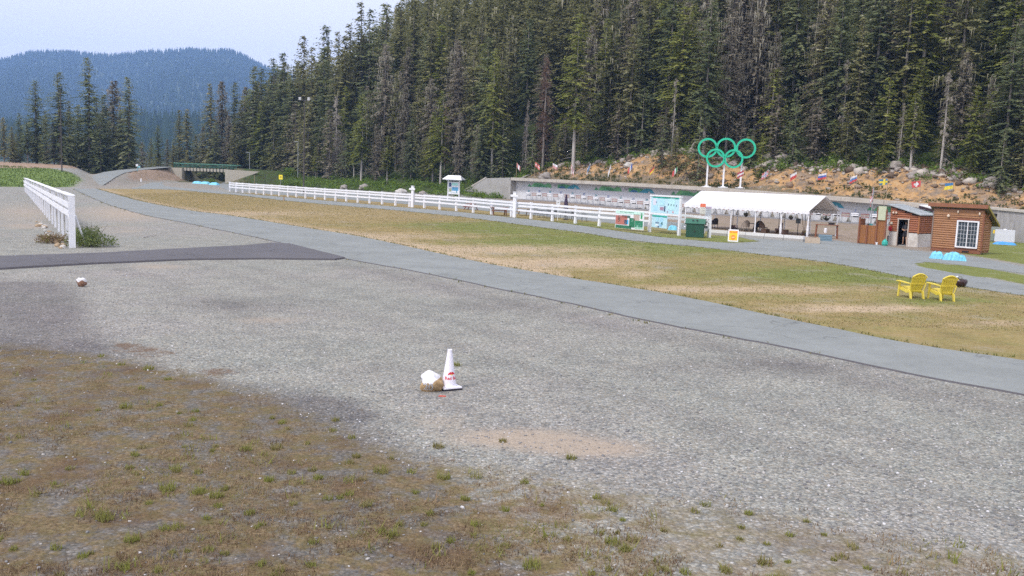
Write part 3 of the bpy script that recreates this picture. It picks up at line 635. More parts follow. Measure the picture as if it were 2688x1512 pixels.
# ------------------------------------------------------------------ forest: trees that define the skyline and the ones one can pick out
random.seed(21)
SKY = [(8, 305, 235), (50, 295, 238), (91, 209, 232), (119, 289, 240), (154.6, 186, 225), (180, 262, 242), (205, 272, 236), (229, 148, 228), (250, 250, 250), (273, 245, 236), (298, 206, 245), (318, 285, 240), (335, 199, 230), (-30, 270, 236), (-70, 240, 240), (30, 330, 228), (70, 320, 228), (140, 320, 226), (262, 300, 226), (285, 315, 228), (350, 355, 248),
       (373, 370, 280), (396, 362, 285), (414, 328, 275), (439, 363, 285), (470.6, 286, 280), (491, 284, 270), (455, 370, 268), (515, 352, 276), (533, 330, 285), (550.6, 216, 268), (566, 320, 262), (582, 210, 275), (600, 300, 262), (617, 213, 280), (632, 260, 268), (645, 225, 285), (668, 170, 266), (686, 176, 280), (700, 250, 262)]
for i, (u, v, y) in enumerate(SKY):
    kd = 'spire' if v < 300 else ('tall', 'grey', 'young', 'spire')[i % 4]
    if i in (10, 24, 32, 36): kd = 'grey'
    if kd == 'young': kd = 'spire'
    plant_px(kd, u, v, y, wide=(1.25 if v > 250 else 1.35))
SKY2 = [(717, 150, 268), (743, 134, 262), (768, 170, 255), (795, 91, 262), (820, 120, 255), (855, 62, 252), (886, 78, 246), (917, 58, 244), (946, 0, 240), (975, 20, 238), (1012, 5, 236), (1049, 2, 232), (1092, -5, 228), (905, 90, 236), (1130, -30, 226)]
for i, (u, v, y) in enumerate(SKY2): plant_px(('spire', 'tall')[i % 2] if v > 60 else 'spire', u, v, y, wide=1.2)
NOTE = [('grey', 1201, 97, 205, 0, 1.25, None), ('yellow', 1302, 120, 184, 0, 1.0, None), ('rust', 1437, 142, 186, 0, 1.2, None), ('yellow', 1523, 27, 172, 0, 1.2, None), ('yellow', 1597, 43, 185, 0, 1.1, 'farther up'), ('yellow', 1270, 110, 200, 1, 1.1, None),
        ('rust', 1172, 268, 200, 0, .9, None), ('snag', 886, 248, 228, 1, 1., None), ('tall', 1100, 221, 205, 1, 1., None), ('grey', 1065, 217, 208, 1, 1., None), ('snag', 1050, 180, 225, 0, .8, 'farther up'), ('yellow', 1160, 60, 215, 1, 1.3, 'farther up'),
        ('grey', 1930, 24, 158, 1, 1., None), ('grey', 2004, -20, 160, 1, 1.1, None), ('tall', 1873, -25, 156, 3, 1.1, None), ('snag', 2226, 149, 146, 0, 1., None), ('snag', 2494, 181, 130, 0, 1.15, None), ('snag', 2373, 266, 136, 1, .8, None), ('snag', 2408, 262, 137, 0, .8, None),
        ('spire', 2673, 72, 126, 1, 1.2, None), ('young', 2151, 250, 145, 2, 1.2, None), ('young', 2093, 238, 146, 0, 1.1, None), ('bright', 2004, 346, 146, 0, 1., None), ('bright', 2319, 403, 135, 0, 1.5, None), ('young', 1843, 282, 152, 0, 1., None), ('yellow', 1800, 10, 165, 1, 1.3, None),
        ('young', 2230, 300, 141, 1, 1.25, None), ('tall', 2178, -10, 152, 0, 1.1, None), ('tall', 2290, 20, 150, 3, 1.1, None), ('yellow', 2420, 150, 140, 1, 1.1, None), ('grey', 2540, 130, 134, 0, 1., None), ('grey', 2610, 190, 131, 1, 1., None), ('young', 1745, 300, 158, 0, 1.1, None), ('young', 1780, 330, 155, 1, 1.2, None),
        ('tall', 1665, 60, 172, 1, 1.1, None), ('snag', 1775, 200, 160, 0, .8, None), ('yellow', 2570, 220, 128, 1, .9, None), ('bright', 2550, 400, 127, 0, 1.2, None), ('young', 2640, 330, 122, 0, 1.1, None), ('grey', 1260, 330, 190, 0, .9, None), ('snag', 1386, 260, 186, 1, .7, None), ('young', 1400, 340, 178, 0, 1.1, None)]
taken = []
for k, u, v, y, vi, w, wh in NOTE:
    e = plant_px(k, u, v, y, min(vi, len(PR[k]) - 1), w, wh); taken.append((e.location.x, e.location.y))
def free(x, y, r):
    return all((x - a) ** 2 + (y - b) ** 2 > r * r for a, b in taken)
def row_right(d, step, kinds, hr, wide=1., wh=None, jit=.8):
    s = -131 + random.uniform(0, step)
    while s < -12:
        ss = s + random.uniform(-jit, jit) * step * .5; nn = N0 + d + random.uniform(-2, 2); x, y = (nn + ss) / R2, (nn - ss) / R2
        u = proj(x, y, Tf(x, y))[0]
        if 1180 < u < 2790 and free(x, y, 1.9):
            k = random.choice(kinds); plant(k, x, y, random.uniform(*hr), wide=wide, where=wh); taken.append((x, y))
        s += step
row_right(13.5, 3.1, ['young', 'young', 'young', 'bright', 'young', 'tall', 'yellow'], (6, 14), 1.3, None)
row_right(15.5, 5.0, ['young', 'young', 'bright', 'young'], (8, 16), 1.35, None)
row_right(18, 5.0, ['tall', 'grey', 'snag', 'tall', 'spire', 'yellow', 'tall'], (20, 31), 1.1, 'second row')
row_right(24, 4.6, ['tall', 'tall', 'grey', 'yellow', 'spire'], (25, 35), 1.05, 'third row')
row_right(31, 4.8, ['tall', 'spire', 'grey', 'spire'], (26, 36), 1.1, 'fourth row')
def row_left(e, step, kinds, hr, wide=1., wh=None, s0=-262, s1=-130):
    s = s0 + random.uniform(0, step)
    while s < s1:
        nf = np.interp(s, [-300, -240, -204, -162, -126], [134, 131, 128, 122, 125.5]); nn = nf + e + random.uniform(-2, 2); x, y = (nn + s) / R2, (nn - s) / R2
        u = proj(x, y, Tf(x, y))[0]
        lim = np.interp(u, [640, 720, 800, 900, 950, 1010], [215, 155, 98, 60, 10, -200])
        if 640 < u < 1400 and free(x, y, 1.9):
            H = random.uniform(*hr); z = Tf(x, y); top = hz(x, y, lim + 25); H = min(H, top - z)
            if H > 4: plant(random.choice(kinds), x, y, H, wide=wide, where=wh); taken.append((x, y))
        s += step
row_left(1, 3.6, ['young', 'tall', 'grey', 'young', 'yellow', 'tall'], (8, 22), 1.1, None)
row_left(7, 4.2, ['tall', 'tall', 'grey', 'yellow', 'spire', 'tall'], (20, 31), 1.05, 'second row')
row_left(15, 4.8, ['tall', 'spire', 'grey', 'tall'], (24, 34), 1.1, 'third row')
_g = {}
for e_, u_ in LAB: _g.setdefault(e_['label'], []).append((u_, e_))
ORD = {2: ['left one', 'right one'], 3: ['left one', 'middle one', 'right one']}
for lb_, l_ in _g.items():
    if len(l_) > 1:
        l_.sort(key=lambda q: q[0]); nm_ = ORD.get(len(l_), [w_ + ' from the left' for w_ in ('first', 'second', 'third', 'fourth', 'fifth', 'sixth', 'seventh', 'eighth', 'ninth')])
        for q_, (u_, e_) in enumerate(l_): e_['label'] = lb_ + ', ' + nm_[min(q_, len(nm_) - 1)]
# the wood behind them, too dense to tell trees apart
Vb, Tb = [], []
def mass_tree(x, y, H, src, rot):
    V_, Tn = src[4], src[5]; k = H / src[3]; n = len(V_) // 3; sel = np.sort(np.random.choice(n, min(n, 800), replace=False))
    ii = (sel[:, None] * 3 + np.arange(3)).ravel(); P = V_[ii].copy(); tri = P.reshape(-1, 3, 3); cen = tri.mean(1, keepdims=True); tri = cen + (tri - cen) * 1.7; P = tri.reshape(-1, 3) * k
    c, s_ = math.cos(rot), math.sin(rot); q = 1.15
    X = (P[:, 0] * c - P[:, 1] * s_) * q + x; Y = (P[:, 0] * s_ + P[:, 1] * c) * q + y
    Vb.append(np.stack([X, Y, P[:, 2] + Tf(x, y)], -1)); Tb.append(Tn[ii] * .8)
srcs = PR['tall'] + PR['spire']
for d in (30, 39, 48, 57, 66, 78, 92):
    s = -300
    while s < 5:
        if d < 38 and s > -134: s += 5; continue
        nn = N0 + d + random.uniform(-3, 3); x, y = (nn + s) / R2, (nn - s) / R2; u = proj(x, y, Tf(x, y))[0]
        lim = np.interp(u, [640, 720, 800, 900, 950, 1010], [215, 155, 98, 60, 10, -400])
        H = min(random.uniform(26, 36), hz(x, y, lim + random.uniform(8, 50)) - Tf(x, y))
        if 640 < u < 2800 and H > 6: mass_tree(x, y, H, random.choice(srcs), random.uniform(0, 6.28))
        s += (3.9 if s < -134 else 4.6) + d * .008
for _ in range(60):
    y = random.uniform(252, 320); u = random.uniform(-100, 650); x = D(u, 400, y)[0]
    lim = np.interp(u, [-100, 60, 330, 345, 520, 650], [330, 345, 345, 400, 400, 300]); H = hz(x, y, lim + random.uniform(0, 20)) - Tf(x, y)
    if H > 4: mass_tree(x, y, H, random.choice(srcs), random.uniform(0, 6.28))
Vb = np.concatenate(Vb); Tb = np.concatenate(Tb)
tag(npmesh('distant_forest', Vb, np.arange(len(Vb)).reshape(-1, 3), G1, None, {'tint': np.stack([Tb, Tb, Tb, Tb * 0 + 1], -1)}), 'dense dark wood behind the trees one can tell apart', 'forest', None, 'stuff')
print('trees', TREES, 'mass tris', len(Vb) // 3)

# ------------------------------------------------------------------ low growth, rubble, tufts
def leaf_cloud(pts, r, n, size, rs):     # scattered leaf faces round each point
    V_ = []; Tn = []
    for (x, y, z, k) in pts:
        m = int(n * k); a = rs.uniform(0, 6.28, m); el = rs.uniform(0, 1, m) ** .6; rr = r * k * rs.uniform(.3, 1, m)
        c = np.stack([x + rr * np.cos(a) * (1 - .3 * el), y + rr * np.sin(a) * (1 - .3 * el), z + el * r * k * rs.uniform(.5, 1.1, m)], -1)
        d1 = rs.normal(0, 1, (m, 3)); d1 /= np.linalg.norm(d1, axis=1)[:, None]; d2 = rs.normal(0, 1, (m, 3)); w = size * rs.uniform(.5, 1.3, m)[:, None]
        d2 /= np.linalg.norm(d2, axis=1)[:, None]; t = rs.uniform(.1, .9) * .5 + rs.uniform(0, .5, m)
        V_.append(np.stack([c + d1 * w, c - d1 * w * .6 + d2 * w * .7, c - d1 * w * .5 - d2 * w * .7], 1).reshape(-1, 3)); Tn.append(np.repeat(t, 3))
    V_ = np.concatenate(V_); Tn = np.concatenate(Tn); return V_, np.stack([Tn, Tn, Tn, Tn * 0 + 1], -1)
BR = conif_mat('bright_leaves', [(0, (.08, .13, .025)), (.5, (.15, .23, .045)), (1, (.24, .32, .08))])
SH = conif_mat('shrub_leaves', [(0, (.045, .06, .02)), (.5, (.10, .125, .04)), (.8, (.17, .18, .07)), (1, (.26, .20, .10))])
rs = np.random.RandomState(5); pts = []
for _ in range(900):                      # along the top of the bank
    s = rs.uniform(-137, -14); d = rs.normal(13.5, 1.8); n = N0 + d
    if -60 < s < -38 and rs.rand() < .5: continue
    x, y = (n + s) / R2, (n - s) / R2; pts.append((x, y, Tf(x, y) - .1, rs.uniform(.5, 1.25)))
for _ in range(650):                      # forest foot left of the range
    s = rs.uniform(-215, -124); nf = np.interp(s, [-300, -240, -204, -162, -126], [134, 131, 128, 122, 125.5]); n = nf + rs.uniform(-11, 3); x, y = (n + s) / R2, (n - s) / R2
    if proj(x, y, 0)[0] < 730: continue
    pts.append((x, y, Tf(x, y) - .1, rs.uniform(.4, 1.15)))
for _ in range(160):
    s = rs.uniform(-136, -127); n = N0 + rs.uniform(2, 10); x, y = (n + s) / R2, (n - s) / R2; pts.append((x, y, Tf(x, y) - .1, rs.uniform(.4, 1.)))
Va, Ca = leaf_cloud(pts, 1.15, 34, .26, rs)
tag(npmesh('undergrowth', Va, np.arange(len(Va)).reshape(-1, 3), BR, None, {'tint': Ca}), 'bright green shrubs along the forest edge and bank top', 'undergrowth', None, 'stuff')
pts = []
for _ in range(1100):
    s = rs.uniform(-134, -14); n = N0 + 2.5 + 9 * rs.beta(1.2, 2.0); x, y = (n + s) / R2, (n - s) / R2
    if wn(np.array(x), np.array(y), .35, 3.) > -.25: pts.append((x, y, Tf(x, y) - .08, rs.uniform(.3, .75)))
Va, Ca = leaf_cloud(pts, .9, 26, .17, rs)
tag(npmesh('bank_weeds', Va, np.arange(len(Va)).reshape(-1, 3), SH, None, {'tint': Ca}), 'dull green weeds scattered over the bare bank', 'weeds', None, 'stuff')
ICO_V = None
def ico():
    t = (1 + 5 ** .5) / 2; v = np.array([(-1, t, 0), (1, t, 0), (-1, -t, 0), (1, -t, 0), (0, -1, t), (0, 1, t), (0, -1, -t), (0, 1, -t), (t, 0, -1), (t, 0, 1), (-t, 0, -1), (-t, 0, 1)], float); v /= np.linalg.norm(v[0])
    f = np.array([(0, 11, 5), (0, 5, 1), (0, 1, 7), (0, 7, 10), (0, 10, 11), (1, 5, 9), (5, 11, 4), (11, 10, 2), (10, 7, 6), (7, 1, 8), (3, 9, 4), (3, 4, 2), (3, 2, 6), (3, 6, 8), (3, 8, 9), (4, 9, 5), (2, 4, 11), (6, 2, 10), (8, 6, 7), (9, 8, 1)])
    return v, f
IV, IF = ico()
def stones(P, R, rs, flat=.65):
    n = len(P); A = rs.uniform(.65, 1.25, (n, 12, 1)) * IV[None] * rs.uniform(.7, 1.3, (n, 1, 3)) * np.array([1, 1, flat]); a = rs.uniform(0, 6.28, n); c, s_ = np.cos(a)[:, None], np.sin(a)[:, None]
    X = A[..., 0] * c - A[..., 1] * s_; Y = A[..., 0] * s_ + A[..., 1] * c
    V_ = np.stack([X, Y, A[..., 2]], -1) * R[:, None, None] + P[:, None, :]; Fs = (np.arange(n) * 12)[:, None, None] + IF[None]
    t = np.repeat(rs.uniform(0, 1, n), 12); return V_.reshape(-1, 3), Fs.reshape(-1, 3), np.stack([t, t, t, t * 0 + 1], -1)
ROCK = conif_mat('bank_rock', [(0, (.12, .09, .07)), (.35, (.27, .19, .13)), (.62, (.31, .285, .27)), (.85, (.42, .27, .15)), (1, (.46, .43, .40))], 0, 0)
n = 2600; s = rs.uniform(-134, -12, n); dd = np.clip(rs.beta(2.4, 1.3, n) * 14 + 1.5, 0, 15.5); nn = N0 + dd; x, y = (nn + s) / R2, (nn - s) / R2
R = rs.gamma(1.5, .10, n) + .06; Va, Fa, Ca = stones(np.stack([x, y, T(x, y)], -1), np.minimum(R, .85), rs)
n = 1500; s = rs.uniform(-130, -12, n); nn = N0 + 1.5 + rs.normal(10.6, 1.0, n); x, y = (nn + s) / R2, (nn - s) / R2
Vg, Fg, Cg = stones(np.stack([x, y, T(x, y) + .05], -1), np.minimum(rs.gamma(2., .15, n) + .1, 1.0), rs, .75); Cg[:, :3] = 1.5
Fa = np.concatenate([Fa, Fg + len(Va)]); Va = np.concatenate([Va, Vg]); Ca = np.concatenate([Ca, Cg * np.array([0, 0, 0, 1]) + np.repeat(rs.choice([.02, .58, .64, .98], n), 12)[:, None] * np.array([1, 1, 1, 0])])
tag(npmesh('rubble', Va, Fa, ROCK, None, {'tint': Ca}), 'tan and grey broken rock strewn over the bare bank', 'rubble', None, 'stuff')
PEB = conif_mat('pebble', [(0, (.14, .14, .15)), (.4, (.26, .26, .275)), (.7, (.36, .34, .32)), (.9, (.44, .42, .41)), (1, (.6, .6, .63))], 0, 0)
n = 26000; u = rs.uniform(-150, 2850, n); v = 1600 - 1000 * rs.power(1.3, n) * 1.0; v = np.clip(v, 640, 1600)
P = np.array([G(a, b) for a, b in zip(u, v)]); mp = world_poly([(-900, 742), (0, 710), (500, 686), (905, 682), (1100, 720), (1300, 762), (1500, 803), (1710, 850), (2087, 924), (2400, 992), (2700, 1048), (3400, 1190), (3400, 2300), (-1500, 2300)])
ok = pip(mp, P[:, 0], P[:, 1]) & ((v < np.interp(u, [p[0] for p in WEEDS[:11]], [p[1] for p in WEEDS[:11]]) + 20) | (rs.rand(len(v)) < .07)); P = P[ok]; n = len(P); R = np.minimum(rs.gamma(2., .0045, n) + .003, .026)
Va, Fa, Ca = stones(np.concatenate([P, R[:, None] * .2], 1), R, rs)
tag(npmesh('gravel_stones', Va, Fa, PEB, None, {'tint': Ca}), 'loose grey stones scattered over the gravel', 'gravel', None, 'stuff')
# dry grass: blades in the near weedy corner and over the meadow
DRY = conif_mat('dry_grass', [(0, (.11, .075, .055)), (.35, (.25, .175, .115)), (.6, (.36, .27, .18)), (.75, (.27, .25, .10)), (1, (.25, .27, .07))], 0)
GRN = conif_mat('meadow_grass', [(0, (.10, .125, .03)), (.45, (.22, .22, .075)), (.7, (.29, .225, .12)), (1, (.50, .41, .29))], 0)
def blades(P, h, w, tint, rs, spread=.6):
    n = len(P); a = rs.uniform(0, 6.28, n); l = rs.uniform(0, spread, n)[:, None] * h[:, None]
    d = np.stack([np.cos(a), np.sin(a), 0 * a], -1); q = np.stack([-np.sin(a), np.cos(a), 0 * a], -1) * w[:, None]
    tip = P + d * l + np.array([0, 0, 1.]) * (h[:, None] * .85)
    V_ = np.stack([P - q, P + q, tip], 1).reshape(-1, 3); t = np.repeat(tint, 3); return V_, np.stack([t, t, t, t * 0 + 1], -1)
nt_ = 16000; u = rs.uniform(-400, 3100, nt_); v = rs.uniform(900, 1750, nt_); wl = np.interp(u, [p[0] for p in WEEDS[:11]], [p[1] for p in WEEDS[:11]])
keep = (v > wl + rs.normal(20, 40, nt_)) & (rs.rand(nt_) < np.clip(.45 + (v - wl) / 400, 0, 1)); u, v = u[keep], v[keep]
P = np.array([G(a, b) for a, b in zip(u, v)]); pa = wn(P[:, 0], P[:, 1], 1.7, 1.) + .7 * wn(P[:, 0], P[:, 1], 4.3, 2.); k2 = pa > -.25; P, pa = P[k2], pa[k2]
m = 10; big = (rs.rand(len(P)) < .03); hs = np.where(big, rs.uniform(.08, .15, len(P)), rs.uniform(.02, .06, len(P))); ti = np.clip(np.where(big, .85, .32 + .35 * pa) + rs.normal(0, .12, len(P)), 0, 1)
Pm = np.repeat(P, m, 0) + rs.normal(0, 1, (len(P) * m, 2)) * np.repeat(np.where(big, .05, .06), m)[:, None]; hm_ = np.repeat(hs, m) * rs.uniform(.5, 1.2, len(Pm))
Va, Ca = blades(np.concatenate([Pm, np.zeros((len(Pm), 1))], 1), hm_, .003 + hm_ * .05, np.clip(np.repeat(ti, m) + rs.normal(0, .08, len(Pm)), 0, 1), rs, 1.0)
tag(npmesh('dry_weeds', Va, np.arange(len(Va)).reshape(-1, 3), DRY, None, {'tint': Ca}), 'dry brown and olive weeds over the near gravel', 'weeds', None, 'stuff')
clp = [(820, 1235), (835, 1258), (645, 1182), (725, 1178), (590, 1285), (565, 1305), (522, 1295), (462, 1238), (1165, 1256), (1222, 1312), (268, 1355), (345, 1420), (1608, 1428), (1660, 1420), (1642, 1445), (1000, 1240), (705, 1262), (1030, 1405), (330, 1070), (390, 970), (275, 1365), (20, 1270), (1150, 1175), (1320, 1160), (1500, 1205), (1395, 1490), (2010, 1480), (1965, 1350), (440, 1285), (1200, 960), (655, 1350), (935, 1200), (880, 1105), (340, 1230)]
for _ in range(150): clp.append((random.uniform(-50, 2300), 0))
clp = [(u_, v_ if v_ else random.uniform(np.interp(u_, [p[0] for p in WEEDS[:11]], [p[1] for p in WEEDS[:11]]), 1640)) for u_, v_ in clp]
cp3, ct3, ch3 = [], [], []
for i_, (u_, v_) in enumerate(clp):
    x_, y_ = G(u_, v_); k_ = 70 if i_ < 34 else 40; r_ = rs.uniform(.05, .10) if i_ < 34 else rs.uniform(.03, .07); tt = rs.uniform(.72, .98)
    a_ = rs.uniform(0, 6.28, k_); q_ = r_ * np.sqrt(rs.rand(k_)); cp3.append(np.stack([x_ + q_ * np.cos(a_), y_ + q_ * np.sin(a_), 0 * a_], -1)); ct3.append(np.clip(tt + rs.normal(0, .08, k_), 0, 1)); ch3.append(rs.uniform(.4, 1, k_) * r_ * 1.5)
Va, Ca = blades(np.concatenate(cp3), np.concatenate(ch3), np.full(sum(map(len, ct3)), .006), np.concatenate(ct3), rs, .9)
tag(npmesh('grass_clumps', Va, np.arange(len(Va)).reshape(-1, 3), DRY, None, {'tint': Ca}), 'yellow-green grass clumps dotted over the near weeds', 'grass', None, 'stuff')
nm = 90000; mx = world_poly(MEADOW); mxa = np.array(mx); X = rs.uniform(-50, 40, nm * 3); Y = 25 + 120 * rs.rand(nm * 3) ** 1.5
ok = pip(mx, X, Y); X, Y = X[ok][:nm], Y[ok][:nm]; dist = np.hypot(X, Y); uu, vv = projA(X, Y, 0 * X)
g = np.clip(np.exp(-(((uu - 1650) / 420) ** 2 + ((vv - 640) / 30) ** 2)) + np.exp(-(((uu - 2350) / 420) ** 2 + ((vv - 730) / 28) ** 2)), 0, 1)
ti = np.clip(.62 - .45 * g + rs.normal(0, .16, len(X)) + .15 * wn(X, Y, .5, 1.), 0, 1); h = rs.uniform(.012, .035, len(X)) * (1 + 1.2 * (rs.rand(len(X)) < .03))
Va, Ca = blades(np.stack([X, Y, 0 * X], -1), h, .008 + .0004 * dist, ti, rs, 1.6)
tag(npmesh('meadow_grass', Va, np.arange(len(Va)).reshape(-1, 3), GRN, None, {'tint': Ca}), 'short mixed green and straw grass of the meadow', 'grass', None, 'stuff')
# ragged grass along the edges of the paving
ed = []
for line, off in ((MAIN_UP, (.0, .25)), (TR_LO, (-.25, .05)), (MAIN_LO, (-.2, .05)), (TR_UP[3:], (.0, .25))):
    W_ = world_poly(smooth_px(line))
    for a, b in zip(W_[:-1], W_[1:]):
        L = math.hypot(b[0] - a[0], b[1] - a[1]); k = int(L * (5 if line is not MAIN_LO else 1.2))
        for _ in range(k):
            t = rs.rand(); nx, ny = -(b[1] - a[1]) / (L + 1e-6), (b[0] - a[0]) / (L + 1e-6); o_ = rs.uniform(*off) * (1 + rs.rand()); ed.append((a[0] + (b[0] - a[0]) * t + nx * o_, a[1] + (b[1] - a[1]) * t + ny * o_, 0))
ed = np.array(ed); edm = np.repeat(ed, 6, 0) + np.concatenate([rs.normal(0, .06, (len(ed) * 6, 2)), np.zeros((len(ed) * 6, 1))], 1)
Va, Ca = blades(edm, rs.uniform(.03, .11, len(edm)), np.full(len(edm), .02), np.clip(rs.normal(.4, .25, len(edm)), 0, 1), rs, .9)
tag(npmesh('verge_grass', Va, np.arange(len(Va)).reshape(-1, 3), GRN, None, {'tint': Ca}), 'ragged grass tufts along the path edges', 'grass', None, 'stuff')
# green growth on the mound at the left
X = rs.uniform(-140, -58, 30000); Y = rs.uniform(114, 190, 30000); ok = pip(GREEN_PX, *projA(X, Y, T(X, Y))) & (Y > 114); X, Y = X[ok], Y[ok]
Va, Ca = blades(np.stack([X, Y, T(X, Y)], -1), rs.uniform(.1, .32, len(X)), np.full(len(X), .08), rs.uniform(0, .8, len(X)), rs, .6)
MG = conif_mat('mound_green', [(0, (.07, .11, .03)), (.5, (.12, .18, .045)), (1, (.20, .24, .08))])
tag(npmesh('mound_grass', Va, np.arange(len(Va)).reshape(-1, 3), MG, None, {'tint': Ca}), 'tall bright green grass on the mound behind the left fence', 'grass', None, 'stuff')
def shrub(label, x, y, r, n, size, m, z=None, name='shrub', cat='shrub', parts=5):
    z = Tf(x, y) if z is None else z; e = thing(name, label, cat, (x, y, z)); rs_ = np.random.RandomState(int(abs(x * 31 + y * 7)) % 9999)
    P_ = [(rs_.normal(0, r * .45), rs_.normal(0, r * .45), 0, rs_.uniform(.6, 1.1)) for _ in range(parts)]
    Va, Ca = leaf_cloud(P_, r * .75, n, size, rs_); npmesh('leaves', Va, np.arange(len(Va)).reshape(-1, 3), m, e, {'tint': Ca})
    sb = MB()
    for p in P_[:4]: sb.tube([(0, 0, -.05), (p[0] * .6, p[1] * .6, r * .5), (p[0], p[1], r * .9)], [.02, .015, .006], 4)
    sb.build('stem', bark, e); return e
SHB = conif_mat('pale_leaves', [(0, (.10, .14, .045)), (.5, (.21, .26, .10)), (1, (.34, .33, .17))])
x, y = G(238, 645); shrub('pale green bush growing beside the near post of the left fence', x, y, 1.15, 460, .05, SHB, parts=11)
x, y = G(150, 640); shrub('brown dried weeds on the rock pile under the left fence', x - .3, y, .6, 200, .05, DRY, parts=8)
x, y, z = D(770, 470, 205); shrub('tall light green bush between the yellow sign and the floodlight pole', x, y, 2.6, 260, .22, BR, parts=9)
x, y, z = D(560, 470, 222); shrub('round green bush under the bridge deck', x, y, 1.5, 150, .16, BR, parts=6)
x, y, z = D(640, 450, 226); shrub('low shrub on the slope beside the right bridge abutment', x, y, 1.2, 120, .15, SH, parts=6)
def boulder(label, x, y, r, m, flat=.6, name='boulder', z=None, group=None):
    z = Tf(x, y) if z is None else z; e = bpy.data.meshes.new('b'); bm_v, bm_f = IV, IF
    import bmesh
    bm = bmesh.new(); bmesh.ops.create_icosphere(bm, subdivisions=3, radius=1)
    sd_ = (x * 13.7 + y * 3.1) % 50
    for vv_ in bm.verts:
        c = vv_.co; k = 1 + .16 * math.sin(c.x * 2.3 + sd_) * math.cos(c.y * 2.9 + sd_) + .09 * math.sin(c.z * 6 + c.x * 4 + sd_) + .04 * math.sin(c.y * 13 + sd_)
        vv_.co = Vector((c.x * k * r, c.y * k * r * .8, max(c.z * k * flat * r, -.35 * r)))
    me = bpy.data.meshes.new(name); bm.to_mesh(me); bm.free(); me.materials.append(m)
    o = link(name, me, None, (x, y, z + .3 * r)); tag(o, label, 'boulder', group); return o
bw = mat('pale_boulder', (.50, .48, .46), .9, .25, 2, None, .02); bgm = mat('grey_boulder', (.30, .27, .25), .9, .3, 2, None, .02)
for u, v, yy, r, m, lb in ((903, 470, 196, .9, bgm, 'low grey boulder in the shrubs right of the floodlight pole'), (955, 470, 192, 1.1, bgm, 'flat grey boulder at the foot of twisted trees'), (1052, 483, 178, 1.15, bw, 'big white boulder in the shrubs left of the tall bare trunk'),
                        (1108, 484, 176, .8, bgm, 'brown grey boulder right of the tall bare trunk'), (1290, 452, 180, .9, bw, 'pale boulder above the sloping wing wall'), (1302, 446, 182, .7, bw, 'upper pale boulder at the left end of the orange bank'),
                        (1650, 430, 165, 1.0, bw, 'pale boulder on the bank behind the blue flags'), (2020, 434, 152, 1.5, bgm, 'large broken grey stump rock above the faded striped flag'), (2050, 440, 150, 1.3, bgm, 'wide grey rock slab right of the broken stump'),
                        (1430, 440, 172, 1.2, bgm, 'grey boulder between the second and third flags'), (2350, 462, 135, 1.2, bgm, 'long grey boulder above the blue and yellow cross flag'), (2600, 492, 124, 1.0, bgm, 'grey boulder above the brown cabin roof')):
    x, y, z = D(u, v, yy); boulder(lb, x, y, r, m, .7)
def log(label, p, q, r, m, name='log', cat='log'):
    b = MB(); mid = tuple((np.array(p) + np.array(q)) / 2 + np.array([.1, .1, .06])); b.tube([p, mid, q], [r, r * .9, r * .55], 7); o = b.build(name, m, smooth=True); tag(o, label, cat); return o
for (u1, v1, u2, v2, yy, r, lb) in ((1355, 412, 1395, 403, 178, .22, 'bleached fallen log in the shrubs above the first flag'), (1670, 476, 1688, 460, 152, .14, 'thin bleached branch lying on the bank between flags'), (1995, 413, 2100, 416, 150, .3, 'pale sawn log lying in the shrubs right of the rings'),
                                    (1810, 425, 1825, 395, 160, .2, 'grey leaning stump left of the rings'), (1560, 380, 1655, 372, 176, .2, 'fallen grey trunk among the firs above the bank'), (1730, 440, 1738, 425, 158, .16, 'short pale branch on the bank left of the three-band flag')):
    p, q = D(u1, v1, yy), D(u2, v2, yy + .6); z1, z2 = Tf(p[0], p[1]), Tf(q[0], q[1]); up = 2.5 if 'leaning' in lb else .25
    log(lb, (p[0], p[1], z1 + .1), (q[0], q[1], z2 + up), r, bark_w)
p = G(376, 625); q = G(410, 617); log('thin white stick lying on the gravel by the path', (p[0], p[1], .02), (q[0], q[1], .03), .02, bark_w, 'stick', 'stick')
for i in range(30):
    u = random.uniform(112, 190); v = np.interp(u, [120, 188], [590, 652]) + random.uniform(-8, 8); x, y = G(u, v)
    boulder(('rough tan rock' if i % 3 else 'pale quartz rock') + ' in the pile along the foot of the left fence', x - .4, y, random.uniform(.06, .17), mat('tan_rock', (.36, .27, .18), .9, .35, 3, None, .02) if i % 3 else bw, .7, 'rock', group='rocks under the left fence')
# ================================================================== BUILT THINGS
random.seed(99)
AD = np.array([.655, -.755]); BD = np.array([.755, .655]); ANG = math.atan2(-.755, .655)
def share(o, name, parent, loc=None, rz=None):
    c = bpy.data.objects.new(name, o.data); C.objects.link(c); c.parent = parent
    if loc is not None: c.location = loc
    if rz is not None: c.rotation_euler = (0, 0, rz)
    return c
# ---- long white rail fence beside the trail
FP = [(603, 503), (620, 505), (637, 506), (655, 508), (673, 509.6), (692.5, 511), (713, 512.6), (733, 514), (755.6, 516.5), (778, 518), (801.7, 520.5), (827, 522.5), (853, 524.8), (880.7, 527), (909, 529), (939, 531.5), (970, 534), (1003, 537), (1038, 540), (1075, 543), (1113.6, 546.5), (1154, 550), (1197.5, 554), (1242, 558.5), (1290, 564), (1342, 569.5), (1393.5, 575), (1449.4, 580.8), (1510, 587), (1572.7, 593.5), (1638, 598.5), (1704.6, 604.5), (1780.7, 613), (1861, 624)]
W_ = [G(*p) for p in FP]; fx, fy = W_[27]
fence = thing('rail_fence', 'long white three-rail fence running beside the trail to the notice boards', 'fence', (fx, fy, 0))
pb = MB().box((0, 0, .78), (.24, .2, 1.56), taper=.72).box((0, 0, 1.59), (.22, .2, .04)).build('post', white, fence)
pa_ = [np.array(w) - (fx, fy) for w in W_]
